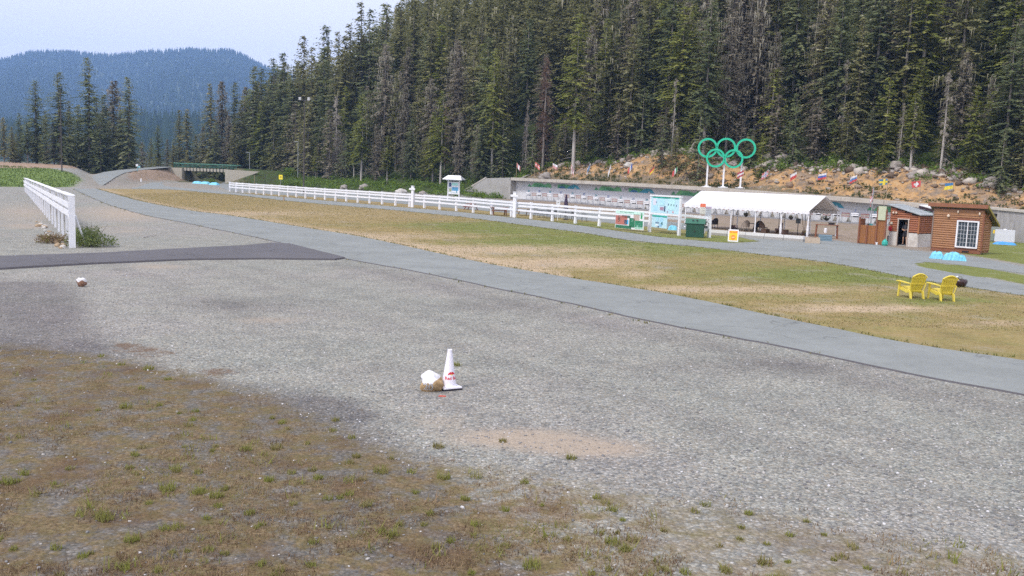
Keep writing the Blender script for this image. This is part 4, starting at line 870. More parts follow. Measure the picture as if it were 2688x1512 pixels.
for i, p in enumerate(pa_):
    ang = math.atan2(*(pa_[min(i + 1, 33)] - pa_[max(i - 1, 0)])[::-1])
    h = math.sin(i * 2.3) * .02
    if i == 0: pb.location = (p[0], p[1], h); pb.rotation_euler = (0, 0, ang)
    else: share(pb, 'post', fence, (p[0], p[1], h), ang)
for i in range(33):
    a, b = pa_[i], pa_[i + 1]; L = float(np.hypot(*(b - a))); ang = math.atan2(b[1] - a[1], b[0] - a[0]); md = (a + b) / 2 + np.array([math.sin(ang), -math.cos(ang)]) * .115
    for z in (1.47, 1.17, .76):
        r_ = MB().box((0, 0, 0), (L + .006 * (i % 3), .04, .19)).build('rail', white, fence); r_.location = (md[0], md[1], z + random.uniform(-.012, .012)); r_.rotation_euler = (0, random.uniform(-.006, .006), ang)
# marker posts shaped like a cross
for u, v, dv, lb in ((1083, 544, 488.7, 'white cross-shaped post standing at the rail fence left of the kiosk'), (1350, 571, 504.6, 'white cross-shaped post at the rail fence before the grey wing wall')):
    x, y = G(u, v); y -= .25; H = hz(x, y, dv); e = thing('cross_post', lb, 'post', (x, y, 0), ANG * .6)
    MB().box((0, 0, H / 2), (.32, .22, H)).build('post', white, e); MB().box((0, -.14, H - .34), (.85, .05, .22)).build('arm', white, e); MB().box((0, 0, H + .025), (.38, .28, .05)).build('cap', white, e)
# ---- left fence
a = np.array(G(190, 650)); b = np.array(G(66, 503)); L = np.hypot(*(b - a)); d = (b - a) / L; ang = math.atan2(d[1], d[0])
lf = thing('board_fence', 'tall white board fence with flat cap running away at the left', 'fence', (a[0], a[1], 0), ang)
n = 24; st = L / n
def topz(t): return 2.25 - .62 * (t / L)
post0 = None
for k in range(n + 1):
    h = topz(k * st); w = .26 if k == 0 else .17
    if k in (0,): MB().box((0, 0, h / 2), (w, .26, h)).build('post', white, lf)
    else:
        p_ = MB().box((0, 0, h / 2 - .03), (.15, .10, h - .06)).build('post', white, lf); p_.location = (k * st + random.uniform(-.04, .04), 0, 0); p_.rotation_euler = (random.uniform(-.02, .02), random.uniform(-.02, .02), 0)
    if k < n:
        for q, (dz, th, hh_, off) in enumerate(((.035, .30, .045, 0), (-.38, .045, .25, .125), (-.76, .045, .25, .125))):
            x0, x1 = k * st + .01, (k + 1) * st - .01; z0, z1 = topz(x0) + dz, topz(x1) + dz; j = random.uniform(-.012, .012)
            vs = []
            for (xx, zz) in ((x0, z0), (x1, z1)):
                for (yy, ww) in ((off - th / 2, -hh_ / 2), (off + th / 2, -hh_ / 2), (off + th / 2, hh_ / 2), (off - th / 2, hh_ / 2)): vs.append((xx, yy, zz + ww + j))
            MB().add(vs, [(0, 1, 2, 3), (7, 6, 5, 4), (0, 4, 5, 1), (1, 5, 6, 2), (2, 6, 7, 3), (3, 7, 4, 0)]).build('cap_board' if q == 0 else 'rail', white, lf)
bk_ = MB(); bk_.tube([(0.1, -.12, 1.5), (.5, -.6, .0)], .04, 4); bk_.build('brace', white, lf)
mp_ = MB().box((.14, .0, 1.35), (.04, .3, .18)).build('bracket', white, lf)

# ---- biathlon range wall
def PW(s, n): return ((n + s) / R2, (n - s) / R2)
ox, oy = PW(-90, N0); wall = thing('range_wall', 'long concrete range wall with overhanging roof slab and painted banners', 'wall', (ox, oy, 0))
def pw(s, n, z): x, y = PW(s, n); return (x - ox, y - oy, z)
def wquad(mb, s0, s1, n0, n1, zb0, zt0, zb1, zt1, mi=0):
    v_ = [pw(s0, n0, zb0), pw(s1, n0, zb1), pw(s1, n1, zb1), pw(s0, n1, zb0), pw(s0, n0, zt0), pw(s1, n0, zt1), pw(s1, n1, zt1), pw(s0, n1, zt0)]
    mb.add(v_, [(3, 2, 1, 0), (4, 5, 6, 7), (0, 1, 5, 4), (1, 2, 6, 5), (2, 3, 7, 6), (3, 0, 4, 7)], mi)
slab, back = MB(), MB(); ss = list(np.arange(-123, 58, 6.))
for i, (s0, s1) in enumerate(zip(ss[:-1], ss[1:])):
    t0, t1 = float(wall_top(s0)), float(wall_top(s1))
    wquad(slab, s0, s1 - .03, N0 - 1.3, N0 + 1.7, t0 - .55, t0, t1 - .55, t1)
    wquad(back, s0, s1, N0 + .3, N0 + .9, -1.2, t0 - .56, -1.2, t1 - .56)
slab.build('roof_slab', concrete_l, wall)
wallp = mat('painted_wall', (.66, .67, .71), .8, .05, .6)
back.build('back_wall', wallp, wall)
sw = MB(); wquad(sw, -123.6, -123.02, N0 - 1.2, N0 + .9, -.5, 3.6, -.5, 3.6); sw.build('end_wall', concrete, wall)
# sloping wing wall at the left end
p0 = np.array(PW(-123.62, N0 - .9)); x1, y1 = D(1274, 500, 177)[:2]; x2, y2 = D(1204, 500, 181)[:2]
wg = MB(); dd_ = np.array([.4, .9])
for (pa2, pb2, za, zb_) in (((p0[0], p0[1]), (x1, y1), 4.1, hz(x1, y1, 468)), ((x1, y1), (x2, y2), hz(x1, y1, 468), hz(x2, y2, 510))):
    A3 = [(pa2[0] - ox, pa2[1] - oy, -.5), (pb2[0] - ox, pb2[1] - oy, -.5), (pb2[0] - ox, pb2[1] - oy, zb_), (pa2[0] - ox, pa2[1] - oy, za)]
    wg.prism(A3, (0, 0, 0), (.2, .45, 0))
wg.build('wing_wall', concrete, wall)
cp_ = MB(); v0 = (x1 - ox, y1 - oy - .06, hz(x1, y1, 468)); v1 = (x2 - ox, y2 - oy - .06, hz(x2, y2, 510))
cp_.prism([v0, v1, (v1[0], v1[1], v1[2] + .28), (v0[0], v0[1], v0[2] + .28)], (0, 0, 0), (.25, .6, 0)); cp_.build('coping', concrete_l, wall)
# banner print on the back wall
bcol = [mat('banner_pale', (.55, .57, .60), .7, .06, 1), mat('banner_green', (.09, .30, .16), .7, .5, .9), mat('banner_blue', (.05, .17, .34), .7, .45, .9), mat('banner_leaf', (.16, .42, .20), .7, .4, .8), mat('banner_ink', (.34, .36, .40), .7, .1, 2), mat('banner_teal', (.06, .30, .42), .7, .4, 1)]
def wp(s, z): return float(wall_top(s)) - .62 - z       # z below the slab
def strip_poly(pts, n, mi, mb): mb.add([pw(s, n, wp(s, z)) for s, z in pts], [tuple(range(len(pts)))], mi)
s = -121.6; kk = 0
while s < -30:
    mb = MB(); L = 8.1
    mb.prism([pw(s, N0 + .27, wp(s, .12)), pw(s, N0 + .27, wp(s, 1.02)), pw(s + L, N0 + .27, wp(s + L, 1.02)), pw(s + L, N0 + .27, wp(s + L, .12))], (0, 0, 0), (.02, .02, 0))
    if kk % 2 == 0:
        strip_poly([(s + 2.6, .95), (s + 3.2, .3), (s + 3.6, .14), (s + 5.2, .2), (s + 6.2, .45), (s + 6.9, .14), (s + 7.7, .3), (s + 8.0, .95)], N0 + .26, 3, mb)
        strip_poly([(s + 3.4, .95), (s + 4.2, .5), (s + 5.4, .42), (s + 6.4, .75), (s + 7.0, .95)], N0 + .25, 1, mb)
        strip_poly([(s + 1.7, .95), (s + 2.2, .35), (s + 2.7, .95)], N0 + .25, 1, mb)
    else:
        strip_poly([(s + 1.2, .95), (s + 1.1, .3), (s + 2.5, .15), (s + 4.2, .3), (s + 4.4, .95)], N0 + .26, 1, mb)
        strip_poly([(s + 1.4, .95), (s + 2.0, .55), (s + 2.8, .6), (s + 3.2, .95)], N0 + .25, 2, mb)
        strip_poly([(s + 3.4, .95), (s + 4.4, .35), (s + 5.2, .14), (s + 6.0, .3), (s + 6.7, .95), (s + 5.9, .95), (s + 5.5, .6), (s + 5.2, .95)], N0 + .25, 5, mb)
    bnr = mb.build('banner', bcol, wall)
    if kk % 2:
        for q in range(5):          # small pale interlocked rings printed at the banner's start
            rb = MB(); cx_, cz_ = s + .25 + q * .16, .45 + (.12 if q % 2 else 0)
            pts = [pw(cx_ + .13 * math.cos(t), N0 + .245, wp(cx_, cz_ + .13 * math.sin(t))) for t in np.linspace(0, 2 * math.pi, 11)]; rb.tube(pts, .018, 3, cap=False); rb.build('printed_ring', bcol[4], wall)
    s += 8.25; kk += 1
# lanes: numbered targets and rail racks between them
rngs = math.atan2(-1, 1)
ORDW = ['first', 'second', 'third', 'fourth', 'fifth', 'sixth', 'seventh', 'eighth', 'ninth', 'tenth', 'eleventh', 'twelfth', 'thirteenth', 'fourteenth', 'fifteenth', 'sixteenth', 'seventeenth', 'eighteenth', 'nineteenth', 'twentieth', 'twenty-first', 'twenty-second', 'twenty-third', 'twenty-fourth', 'twenty-fifth', 'twenty-sixth', 'twenty-seventh']
first = None; first_r = None
tw, td, tdots, tn = None, None, None, None
for k in range(27):
    s = -118.5 + 2.76 * k; zg = float(-.55 * sst(-112, -88, s)) + .05; x, y = PW(s, N0 - .9)
    lane = 30 - k; ordn = ORDW[k]; place = ('left of the tall info board' if k < 11 else ('seen under the tent roof' if k < 21 else 'right of the tent'))
    lb = 'white five-dot target, %s from the left end of the wall' % ordn
    if first is None:
        first = thing('target', lb, 'target', (x, y, zg), rngs, 'shooting targets along the wall')
        MB().box((0, 0, 1.22), (1.08, .16, .4)).build('cover', white, first)
        dm = MB()
        for q in range(5): dm.tube([(-.4 + .2 * q, -.082, 1.22), (-.4 + .2 * q, -.09, 1.22)], .062, 8)
        dm.build('aiming_dots', dark, first)
        MB().box((.16, 0, .93), (.74, .14, .17)).build('mechanism', dark, first)
        for xx in (-.5, .5): MB().box((xx, .03, .5), (.05, .05, 1.05)).build('leg', metal, first)
        cur = first
    else:
        cur = thing('target', lb, 'target', (x, y, zg), rngs, 'shooting targets along the wall')
        for ch in first.children:
            if ch.name.startswith('number_board') or ch.name.startswith('number'): continue
            if ch.name.startswith('mechanism') and k in (0, 2, 3): continue
            c = ch.copy(); C.objects.link(c); c.parent = cur
            if ch.name.startswith('mechanism') : c.location = (random.uniform(-.05, .08), 0, random.uniform(-.03, .02))
    me = text_mesh(str(lane), .52, .012, True); me.materials.append(mat('number_blue', (.03, .07, .22), .6) if k % 2 else mat('number_teal', (.03, .16, .22), .6))
    t = link('number', me, cur, (0, .05, 1.68)); t.rotation_euler = (math.pi / 2, 0, 0)
    xr, yr = PW(s + 1.38, N0 - .8); lb = 'low three-rail rack, %s from the left end of the wall, between two targets' % ordn
    if first_r is None:
        first_r = thing('rail_rack', lb, 'rack', (xr, yr, zg), rngs, 'rail racks between the targets')
        for q in range(3): MB().box((0, 0, 1.32 - .2 * q), (1.2, .05, .10)).build('slat', redw if q != 1 else wood, first_r)
        for xx in (-.55, .55): MB().box((xx, .05, .7), (.05, .05, 1.4)).build('leg', metal, first_r)
    else:
        c = copy_tree(first_r); c.location = (xr, yr, zg); c['label'] = lb
kb = MB()
for s0 in np.arange(-120.5, -40, 4.0): q0 = float(-.55 * sst(-112, -88, s0)); wquad(kb, s0, s0 + 3.95, N0 - 1.7, N0 - .3, q0 - .3, q0 + .16, q0 - .3, q0 + .16)
kb.build('target_plinth', mat('plinth_grey', (.26, .26, .28), .9, .15, 2), wall)
# ---- flags
def flag_thing(u, vbot, vtop, y, cols, lay, label, flow=-1, droop=.3, w=1.5, h=.95, z=None, pole=wood, emblem=None, flagtop=0.0, pr=.035):
    x = D(u, vbot, y)[0]; z = Tf(x, y) if z is None else z; H = max(1.5, hz(x, y, vtop) - z)
    e = thing('flagpole', label, 'flag', (x, y, z)); MB().tube([(0, 0, -.2), (0, 0, H * .5), (0, 0, H)], [pr * 1.2, pr, pr * .8], 6).build('pole', pole, e)
    nu, nv = 12, 9; V_ = []; top = H - .06 - flagtop
    for i in range(nu + 1):
        a = i / nu
        for j in range(nv + 1):
            b_ = j / nv; xx = flow * (a * w * (1 - .45 * droop) + .04); zz = top - b_ * h - droop * a * w * .75 * (1 + .2 * b_); yy = .26 * math.sin(a * 8 + b_ * 1.8 + u) * a + .06 * math.sin(a * 15)
            V_.append((xx, yy, zz))
    Fc, mi = [], []
    for i in range(nu):
        for j in range(nv):
            q = i * (nv + 1) + j; Fc.append((q, q + 1, q + nv + 2, q + nv + 1)); a, b_ = (i + .5) / nu, (j + .5) / nv
            if lay == 'h3': m_ = min(2, int(b_ * 3))
            elif lay == 'h2': m_ = min(1, int(b_ * 2))
            elif lay == 'v3': m_ = min(2, int(a * 3))
            elif lay == 'cross': m_ = 1 if (abs(a - .36) < .1 or abs(b_ - .5) < .12) else 0
            elif lay == 'ncross': m_ = 2 if (abs(a - .36) < .06 or abs(b_ - .5) < .06) else (1 if (abs(a - .36) < .15 or abs(b_ - .5) < .18) else 0)
            elif lay == 'swiss': m_ = 1 if ((abs(a - .5) < .09 and abs(b_ - .5) < .34) or (abs(b_ - .5) < .12 and abs(a - .5) < .26)) else 0
            elif lay == 'thin': m_ = 1 if abs(b_ - .5) < .12 else 0
            else: m_ = 0
            mi.append(m_)
    cols = [tuple(.86 * q + .05 for q in c) for c in cols]
    ms = [mat('flag_%d_%d_%d' % tuple(int(q * 99) for q in c), c, .8, .05, 2) for c in cols]
    npmesh('flag', V_, Fc, ms, e, mi=mi, smooth=True); return e
RED, WH, BLU, YEL, GRN_ = (.62, .05, .05), (.80, .80, .84), (.03, .10, .42), (.85, .68, .03), (.05, .30, .12)
PINK = (.62, .25, .25)
FL = [(1355, 463, 426, 'v3', [PINK, WH, PINK], 1, .9, 'flag leftmost on the wall, faded pink and white hanging limp'), (1403, 465, 424, 'h3', [(.7, .15, .14), (.75, .5, .5), (.7, .15, .14)], 1, .7, 'second flag from the left on the wall, faded red with paler middle'),
      (1449, 467, 427, 'h2', [WH, (.6, .3, .3)], 1, .5, 'third flag from the left on the wall, mostly white'), (1497, 468, 429, 'h3', [PINK, WH, PINK], 1, 1.3, 'fourth flag from the left on the wall, limp and pink'),
      (1548, 473, 428, 'cross', [(.75, .77, .82), (.05, .18, .38)], -1, 1.2, 'fifth flag from the left on the wall, blue and white wrapped on its pole'), (1602, 476, 430, 'h2', [WH, WH], -1, 1.5, 'sixth flag from the left on the wall, white scrap near its pole'),
      (1658, 479, 428, 'v3', [BLU, WH, RED], -1, 1.0, 'limp blue, white and red flag above the bank'), (1716, 480, 433, 'h3', [(.25, .08, .03), (.65, .07, .04), YEL], -1, .9, 'drooping gold and red flag left of the green rings'),
      (1776.5, 481, 436, 'v3', [GRN_, WH, RED], -1, .9, 'green, white and red flag nearest left of the green rings'), (1950, 489, 446, 'thin', [(.45, .03, .06), WH], -1, .5, 'dark red flag with thin white band beside the right ring post'),
      (2014, 494, 447, 'ncross', [(.6, .16, .18), WH, (.08, .10, .34)], -1, .55, 'faded red flag with blue and white cross right of the rings'), (2088, 503, 450, 'h2', [WH, RED], -1, .6, 'white over red flag behind the middle of the tent'),
      (2166, 510, 453, 'h3', [WH, (.05, .12, .5), RED], -1, .25, 'white, blue and red flag above the right tent end'), (2246, 517, 458, 'h3', [WH, (.06, .20, .5), RED], -1, .45, 'slanting white, blue and red flag between tent and hut'),
      (2326, 524, 468, 'cross', [(.04, .20, .36), YEL], -1, .15, 'blue flag with yellow cross above the hut'), (2413, 532, 473, 'swiss', [RED, WH], -1, .2, 'red flag with white cross between hut and cabin'), (2497, 541, 478, 'h2', [(.02, .20, .50), YEL], -1, .2, 'blue over yellow flag above the brown cabin')]
for (u, vb, vt, lay, cols, fl, dr, lb) in FL:
    y = (N0 + .6) * R2 / (1 + (D(u, vb, 100)[0] / 100)); x = D(u, vb, y)[0]; s = (x - y) / R2
    flag_thing(u, vb, vt, y, cols, lay, lb, fl, dr, w=1.25, h=.8, z=float(wall_top(s)) - .02)
x, y = G(2280.5, 640)
e = flag_thing(2281, 640, 493, y, [PINK, WH, PINK], 'h3', 'tall grey metal pole with a limp faded pink flag before the board fence', -1, 1.9, w=.5, h=.55, z=0, pole=metal, pr=.04)
MB().box((-.03, -.05, 1.32), (.32, .03, .34)).build('sign_plate', mat('teal_plate', (.10, .34, .36), .6), e); MB().box((-.2, -.07, 1.45), (.14, .03, .08)).build('bracket', dark, e)
# ---- five ring sign
x0, y0 = D(1899, 490, 142.3)[:2]; zb = float(wall_top((x0 - y0) / R2)); yaw = -math.atan2(x0, y0) * .9
rg_ = thing('rings_sign', 'large green sign of five interlocked rings on three white posts', 'sign', (x0, y0, zb), yaw)
px = 142.3 / F / math.cos(math.atan2(x0, y0)) * .95
def ring_at(u, v): return ((u - 1899) * px * .97, hz(x0, y0, v - (u - 1899) * .038) - zb)
for (zu, zv, lab) in ((858, 162, None), (1070, 163, None), (1297, 173, None), (957, 278, None), (1165, 288, None)):
    u, v = 1650 + zu / 4.293, 350 + zv / 4.293; cx_, cz_ = ring_at(u, v); R_ = 1.40 if zv < 200 else 1.34; yoff = 0 if zv < 200 else -.08
    rb = MB(); nseg = 40
    for q in range(nseg):
        t0, t1 = 2 * math.pi * q / nseg, 2 * math.pi * (q + 1) / nseg; v_ = []
        for t in (t0, t1):
            for (rr, yy) in ((R_ - .17, -.16), (R_ + .14, -.16), (R_ + .14, .16), (R_ - .17, .16)): v_.append((cx_ + rr * math.cos(t), yy + yoff, cz_ + rr * math.sin(t)))
        rb.add(v_, [(0, 4, 5, 1), (1, 5, 6, 2), (2, 6, 7, 3), (3, 7, 4, 0)])
    rb.build('ring', ringg, rg_)
for (zu, zb_, zt) in ((872, 597, 330), (1063, 603, 275), (1262, 616, 315)):
    cx_, cz_ = ring_at(1650 + zu / 4.293, 350 + zt / 4.293)
    MB().box((cx_, .3, cz_ / 2), (.26, .22, cz_)).build('post', white, rg_); MB().box((cx_, .25, .1), (1.5, .7, .12)).box((cx_, .25, .2), (.7, .5, .14)).build('foot', white, rg_)

# ---- kiosk
x, y = G(1190, 524); k_ = thing('notice_kiosk', 'white roofed notice kiosk behind the rail fence by the wing wall', 'kiosk', (x, y, 0), -.25)
for xx in (-1.0, 1.0): MB().box((xx, 0, 1.7), (.16, .16, 3.4)).build('post', white, k_)
bd = MB().box((0, 0, 1.95), (1.84, .06, 2.1)).build('board', white, k_)
def prints(parent, cx, cz, y, items, name='print'):
    for (a0, b0, w, h, c) in items: MB().box((cx + a0, y, cz + b0), (w, .012, h)).build(name, mat('ink_%d_%d_%d' % tuple(int(q * 99) for q in c), c, .6, .18, 6), parent)
LB, MNT, NAVY, TEAL, ORG = (.38, .70, .82), (.42, .75, .68), (.05, .08, .20), (.02, .38, .30), (.85, .33, .04)
prints(k_, 0, 1.95, -.04, [(.2, .65, 1.1, .45, MNT), (-.62, .55, .4, .7, NAVY), (.25, -.15, 1.15, .6, (.12, .38, .62)), (-.6, -.35, .42, .55, (.35, .40, .25)), (.1, -.75, 1.3, .2, (.6, .68, .72)), (.55, -.62, .14, .34, (.05, .25, .30))])
rf = MB(); rf.prism([(-1.7, -1.1, 3.35), (1.7, -1.1, 3.35), (1.1, .1, 4.0), (-1.1, .1, 4.0)], (0, 0, 0), (0, 0, .07)); rf.prism([(1.7, 1.1, 3.35), (-1.7, 1.1, 3.35), (-1.1, .1, 4.0), (1.1, .1, 4.0)], (0, 0, 0), (0, 0, .07)); rf.build('roof', mat('white_metal_roof', (.82, .82, .85), .4, .03, 1), k_)
MB().box((0, -.02, 3.28), (2.6, .5, .14)).build('beam', white, k_); MB().box((0, -.12, 3.12), (.4, .1, .22)).build('lamp', dark, k_)
# ---- big info board
a = np.array(G(1705, 609)); b = np.array(G(1782, 618.5)); L = float(np.hypot(*(b - a))); ang = math.atan2(*(b - a)[::-1])
ib = thing('info_board', 'tall white frame board with pale blue maps under green header bands', 'notice board', (a[0], a[1], 0), ang)
for xx in (0, L): MB().box((xx, 0, 1.47), (.2, .18, 2.94), taper=.75).build('post', white, ib)
MB().box((L / 2, 0, 2.9), (L + .2, .2, .12)).build('top_rail', white, ib); MB().box((L / 2, -.02, 2.22), (L - .16, .05, 1.3)).build('upper_panel', mat('map_panel', (.50, .74, .86), .5, .05, 2), ib)
MB().box((L / 2, 0, 1.5), (L - .16, .08, .14)).build('middle_rail', white, ib); MB().box((L * .34, -.03, .92), (L * .52, .04, 1.0)).build('lower_panel', mat('map_panel', (.50, .74, .86), .5, .05, 2), ib)
prints(ib, L / 2, 2.22, -.052, [(-L * .12, .56, L * .62, .13, TEAL), (L * .33, .56, L * .24, .13, TEAL), (-L * .36, .2, .4, .5, (.70, .70, .80)), (-L * .1, .2, .62, .5, (.44, .74, .88)), (L * .22, .1, .9, .9, (.50, .80, .88)), (-L * .1, -.3, .5, .26, (.4, .25, .35)), (0, -.3, .18, .42, (.06, .10, .18)), (-L * .32, -.3, .5, .4, (.40, .68, .85)), (L * .12, .05, .1, .16, NAVY), (L * .21, .03, .12, .18, NAVY), (L * .3, .02, .1, .15, (.15, .2, .3)), (L * .38, 0, .1, .14, (.15, .2, .3)), (-L * .3, .18, .14, .14, (.3, .35, .5)), (L * .1, -.5, .14, .14, (.35, .3, .4)), (L * .28, -.5, .16, .14, (.6, .3, .35))])
prints(ib, L * .34, .92, -.062, [(-.0, .4, L * .5, .12, TEAL), (-.28, .15, .4, .3, (.42, .72, .90)), (.3, .1, .42, .5, (.38, .66, .86)), (-.25, -.12, .5, .07, NAVY), (-.3, -.3, .4, .14, (.7, .78, .84)), (.2, -.3, .35, .16, (.28, .52, .78)), (.38, -.15, .2, .2, (.10, .30, .35)), (-.1, -.42, .2, .1, NAVY)])
# ---- banner hung on the fence
a = np.array(G(1621.6, 602)); b = np.array(G(1696, 609.5)); L = float(np.hypot(*(b - a))); ang = math.atan2(*(b - a)[::-1]); off = np.array([math.sin(ang), -math.cos(ang)]) * .3
bn = thing('banner', 'printed banner with red, blue and dark green panels hung on the rail fence', 'banner', (a[0] + off[0], a[1] + off[1], 0), ang)
MB().box((L / 2, 0, .86), (L, .03, 1.44)).build('sheet', white, bn)
prints(bn, L / 2, .86, -.022, [(0, .58, L * .98, .24, (.55, .80, .72)), (-L * .28, -.05, L * .42, .72, (.45, .16, .13)), (-L * .12, .25, L * .3, .2, (.08, .16, .14)), (-L * .1, -.18, .5, .35, (.05, .40, .72)), (-L * .36, .05, .28, .5, (.62, .45, .38)), (-L * .2, -.58, L * .56, .24, (.03, .17, .09)), (L * .1, -.2, L * .19, .75, (.02, .18, .09)), (L * .34, -.25, L * .27, .5, (.03, .24, .13)), (L * .25, .25, L * .2, .5, (.5, .4, .35)), (L * .42, .4, .18, .46, (.02, .34, .12)), (L * .34, -.58, L * .27, .14, (.35, .62, .50)), (L * .11, .02, .2, .03, MNT), (L * .11, -.1, .18, .03, MNT), (L * .34, -.2, .4, .03, MNT), (L * .34, -.1, .35, .03, MNT), (L * .30, -.42, .2, .16, MNT), (L * .4, -.42, .12, .16, MNT), (-L * .1, .6, L * .5, .05, (.12, .35, .25))])
# ---- green steel bin
x, y = G(1824, 622.5); bn = thing('waste_bin', 'dark green steel bin with sloping lid in front of the white fence', 'bin', (x, y, 0), -.28)
MB().box((0, 0, .52), (1.28, .95, 1.0)).build('body', ding, bn)
lid = MB(); lid.prism([(-.72, -.55, 1.02), (-.72, .55, 1.02), (-.72, .25, 1.36), (-.72, -.1, 1.36)], (0, 0, 0), (1.44, 0, 0)); lid.build('lid', mat('bin_lid_green', (.03, .13, .085), .4, .15, 2), bn)
for xx in (-.16, .14): MB().box((xx, -.36, 1.25), (.12, .06, .08)).build('latch', dark, bn)
for xx in (-.74, .74): MB().tube([(xx, -.3, .98), (xx, .3, .98)], .05, 6).build('handle', ding, bn)
MB().box((0, -.49, .45), (.1, .03, .1)).build('lock', dark, bn)
# ---- yellow sandwich board
x, y = G(1924, 634); sb_ = thing('sandwich_board', 'yellow and orange warning sandwich board with white frame on the grass strip', 'sign', (x, y, 0), -.3)
for sg_, nm in ((-1, 'front_panel'), (1, 'back_panel')):
    p_ = MB().box((0, 0, .42), (.70, .04, .86)).build(nm, white, sb_); p_.location = (0, sg_ * .14, 0); p_.rotation_euler = (sg_ * .16, 0, 0)
    if sg_ < 0:
        MB().box((0, -.028, .40), (.56, .012, .62)).build('yellow_field', mat('sign_yellow', (.90, .55, .03), .5), p_); MB().box((0, -.03, .69), (.56, .016, .14)).build('orange_band', mat('sign_orange', (.80, .20, .03), .5), p_)
        MB().tube([(0, -.03, .30), (0, -.045, .30)], .16, 20).build('orange_disc', mat('sign_orange2', (.80, .26, .03), .5), p_)
        MB().box((0, -.05, .30), (.2, .008, .05)).build('disc_lettering', mat('sign_pale', (.9, .7, .4), .5), p_); MB().box((0, -.042, .69), (.4, .008, .04)).build('band_lettering', mat('sign_yellow', (.9, .55, .03)), p_)
# ---- the two small boards behind the bin
for u0, u1, vt, vm, vb, c1, c2, lb in ((1834, 1848, 534, 543.5, 611, (.80, .20, .12), (.72, .72, .66), 'narrow board with orange-red head and cream sheet behind the bin'), (1848.5, 1863, 543, 548, 613, (.45, .36, .48), (.42, .46, .52), 'narrow grey sheet board beside the orange-headed board')):
    x, y = G((u0 + u1) / 2, vb); w = (u1 - u0) * y / F * 1.02; e = thing('sheet_board', lb, 'notice board', (x, y, 0), -.25); zt, zm, zs = hz(x, y, vt), hz(x, y, vm), hz(x, y, vt + 28)
    for xx in (-w / 2 + .03, w / 2 - .03): MB().box((xx, .05, zs / 2 + .4), (.05, .05, zs + .8)).build('post', white, e)
    MB().box((0, 0, (zt + zs) / 2), (w, .03, zt - zs)).build('sheet', mat('sheet_%d' % int(c2[0] * 99), c2, .6, .05), e); MB().box((0, -.02, (zt + zm) / 2), (w, .02, zt - zm)).build('head_panel', mat('head_%d' % int(c1[0] * 99), c1, .6, .08), e)
    for q in range(4): MB().box((0, -.02, zm - .12 - q * .13), (w * .8, .012, .025)).build('text_line', mat('text_grey', (.4, .4, .4)), e)
# ---- tent
A0 = np.array(G(2118.5, 621.6)); B0 = np.array(G(1797.5, 596)); L = float(np.hypot(*(B0 - A0))); dv = (B0 - A0) / L; ang = math.atan2(dv[1], dv[0])
tent = thing('party_tent', 'long white open-sided party tent with scalloped valance', 'tent', (A0[0], A0[1], 0), ang)
# local: +x runs to the left end, -y is away from the camera (rotated ~131 deg), so depth = -y
Wd, He, Hr = 4.6, 2.08, 3.32
for k in range(6):
    for yy in (0, -Wd):
        lg = MB(); lg.tube([(k * L / 5, yy, 0), (k * L / 5, yy, He)], .055, 8); lg.lathe([(.12, 0), (.12, .03), (.06, .05)], (k * L / 5, yy, 0), 8)
        if yy == 0 and k in (0, 1): lg.lathe([(.09, .1), (.11, .5), (.07, .9)], (k * L / 5, yy, 0), 8)
        lg.build('leg', white, tent)
cv = MB(); nx_, ny_ = 30, 8; e0 = .12
for side in (0, 1):
    V_ = []
    for i in range(nx_ + 1):
        for j in range(ny_ + 1):
            f = j / ny_; xx = -e0 + (L + 2 * e0) * i / nx_; yy = e0 - (Wd / 2 + e0) * f if side == 0 else -Wd - e0 + (Wd / 2 + e0) * f
            sag = -.05 * math.sin(math.pi * f) * (1 - abs(math.cos(math.pi * i / 6))) ; zz = He + .02 + (Hr - He) * f + sag; V_.append((xx, yy, zz))
    fs = [(i * (ny_ + 1) + j, (i + 1) * (ny_ + 1) + j, (i + 1) * (ny_ + 1) + j + 1, i * (ny_ + 1) + j + 1) for i in range(nx_) for j in range(ny_)]
    cv.add(V_, fs)
canv = mat('tent_canvas', (.82, .82, .85), .6, .025, .7); cvo = cv.build('canopy', canv, tent, smooth=True)
sm = cvo.modifiers.new('s', 'SOLIDIFY'); sm.thickness = .015
def valance(p, q, nsc, name='valance'):
    V_ = []; fs = []; m = nsc * 6
    for i in range(m + 1):
        f = i / m; x_, y_ = p[0] + (q[0] - p[0]) * f, p[1] + (q[1] - p[1]) * f; d_ = .20 + .07 * abs(math.sin(math.pi * f * nsc)); V_ += [(x_, y_, He + .03), (x_, y_, He - d_)]
        if i: b_ = 2 * (i - 1); fs.append((b_, b_ + 1, b_ + 3, b_ + 2))
    o = MB().add(V_, fs).build(name, white_fab, tent); s_ = o.modifiers.new('s', 'SOLIDIFY'); s_.thickness = .01; return o
valance((-e0, e0 + .01), (L + e0, e0 + .01), 26); valance((-e0, -Wd - e0 - .01), (L + e0, -Wd - e0 - .01), 26)
fr = MB(); fr.tube([(0, -Wd / 2, Hr - .04), (L, -Wd / 2, Hr - .04)], .03, 6)
for yy in (0, -Wd): fr.tube([(0, yy, He), (L, yy, He)], .03, 6)
for k in range(6): fr.tube([(k * L / 5, 0, He), (k * L / 5, -Wd / 2, Hr - .05), (k * L / 5, -Wd, He)], .025, 6)
fr.build('roof_frame', white, tent)
def tl(x_, y_, z_=0): R_ = Matrix.Rotation(ang, 3, 'Z') @ Vector((x_, y_, z_)); return (R_.x + A0[0], R_.y + A0[1], z_)
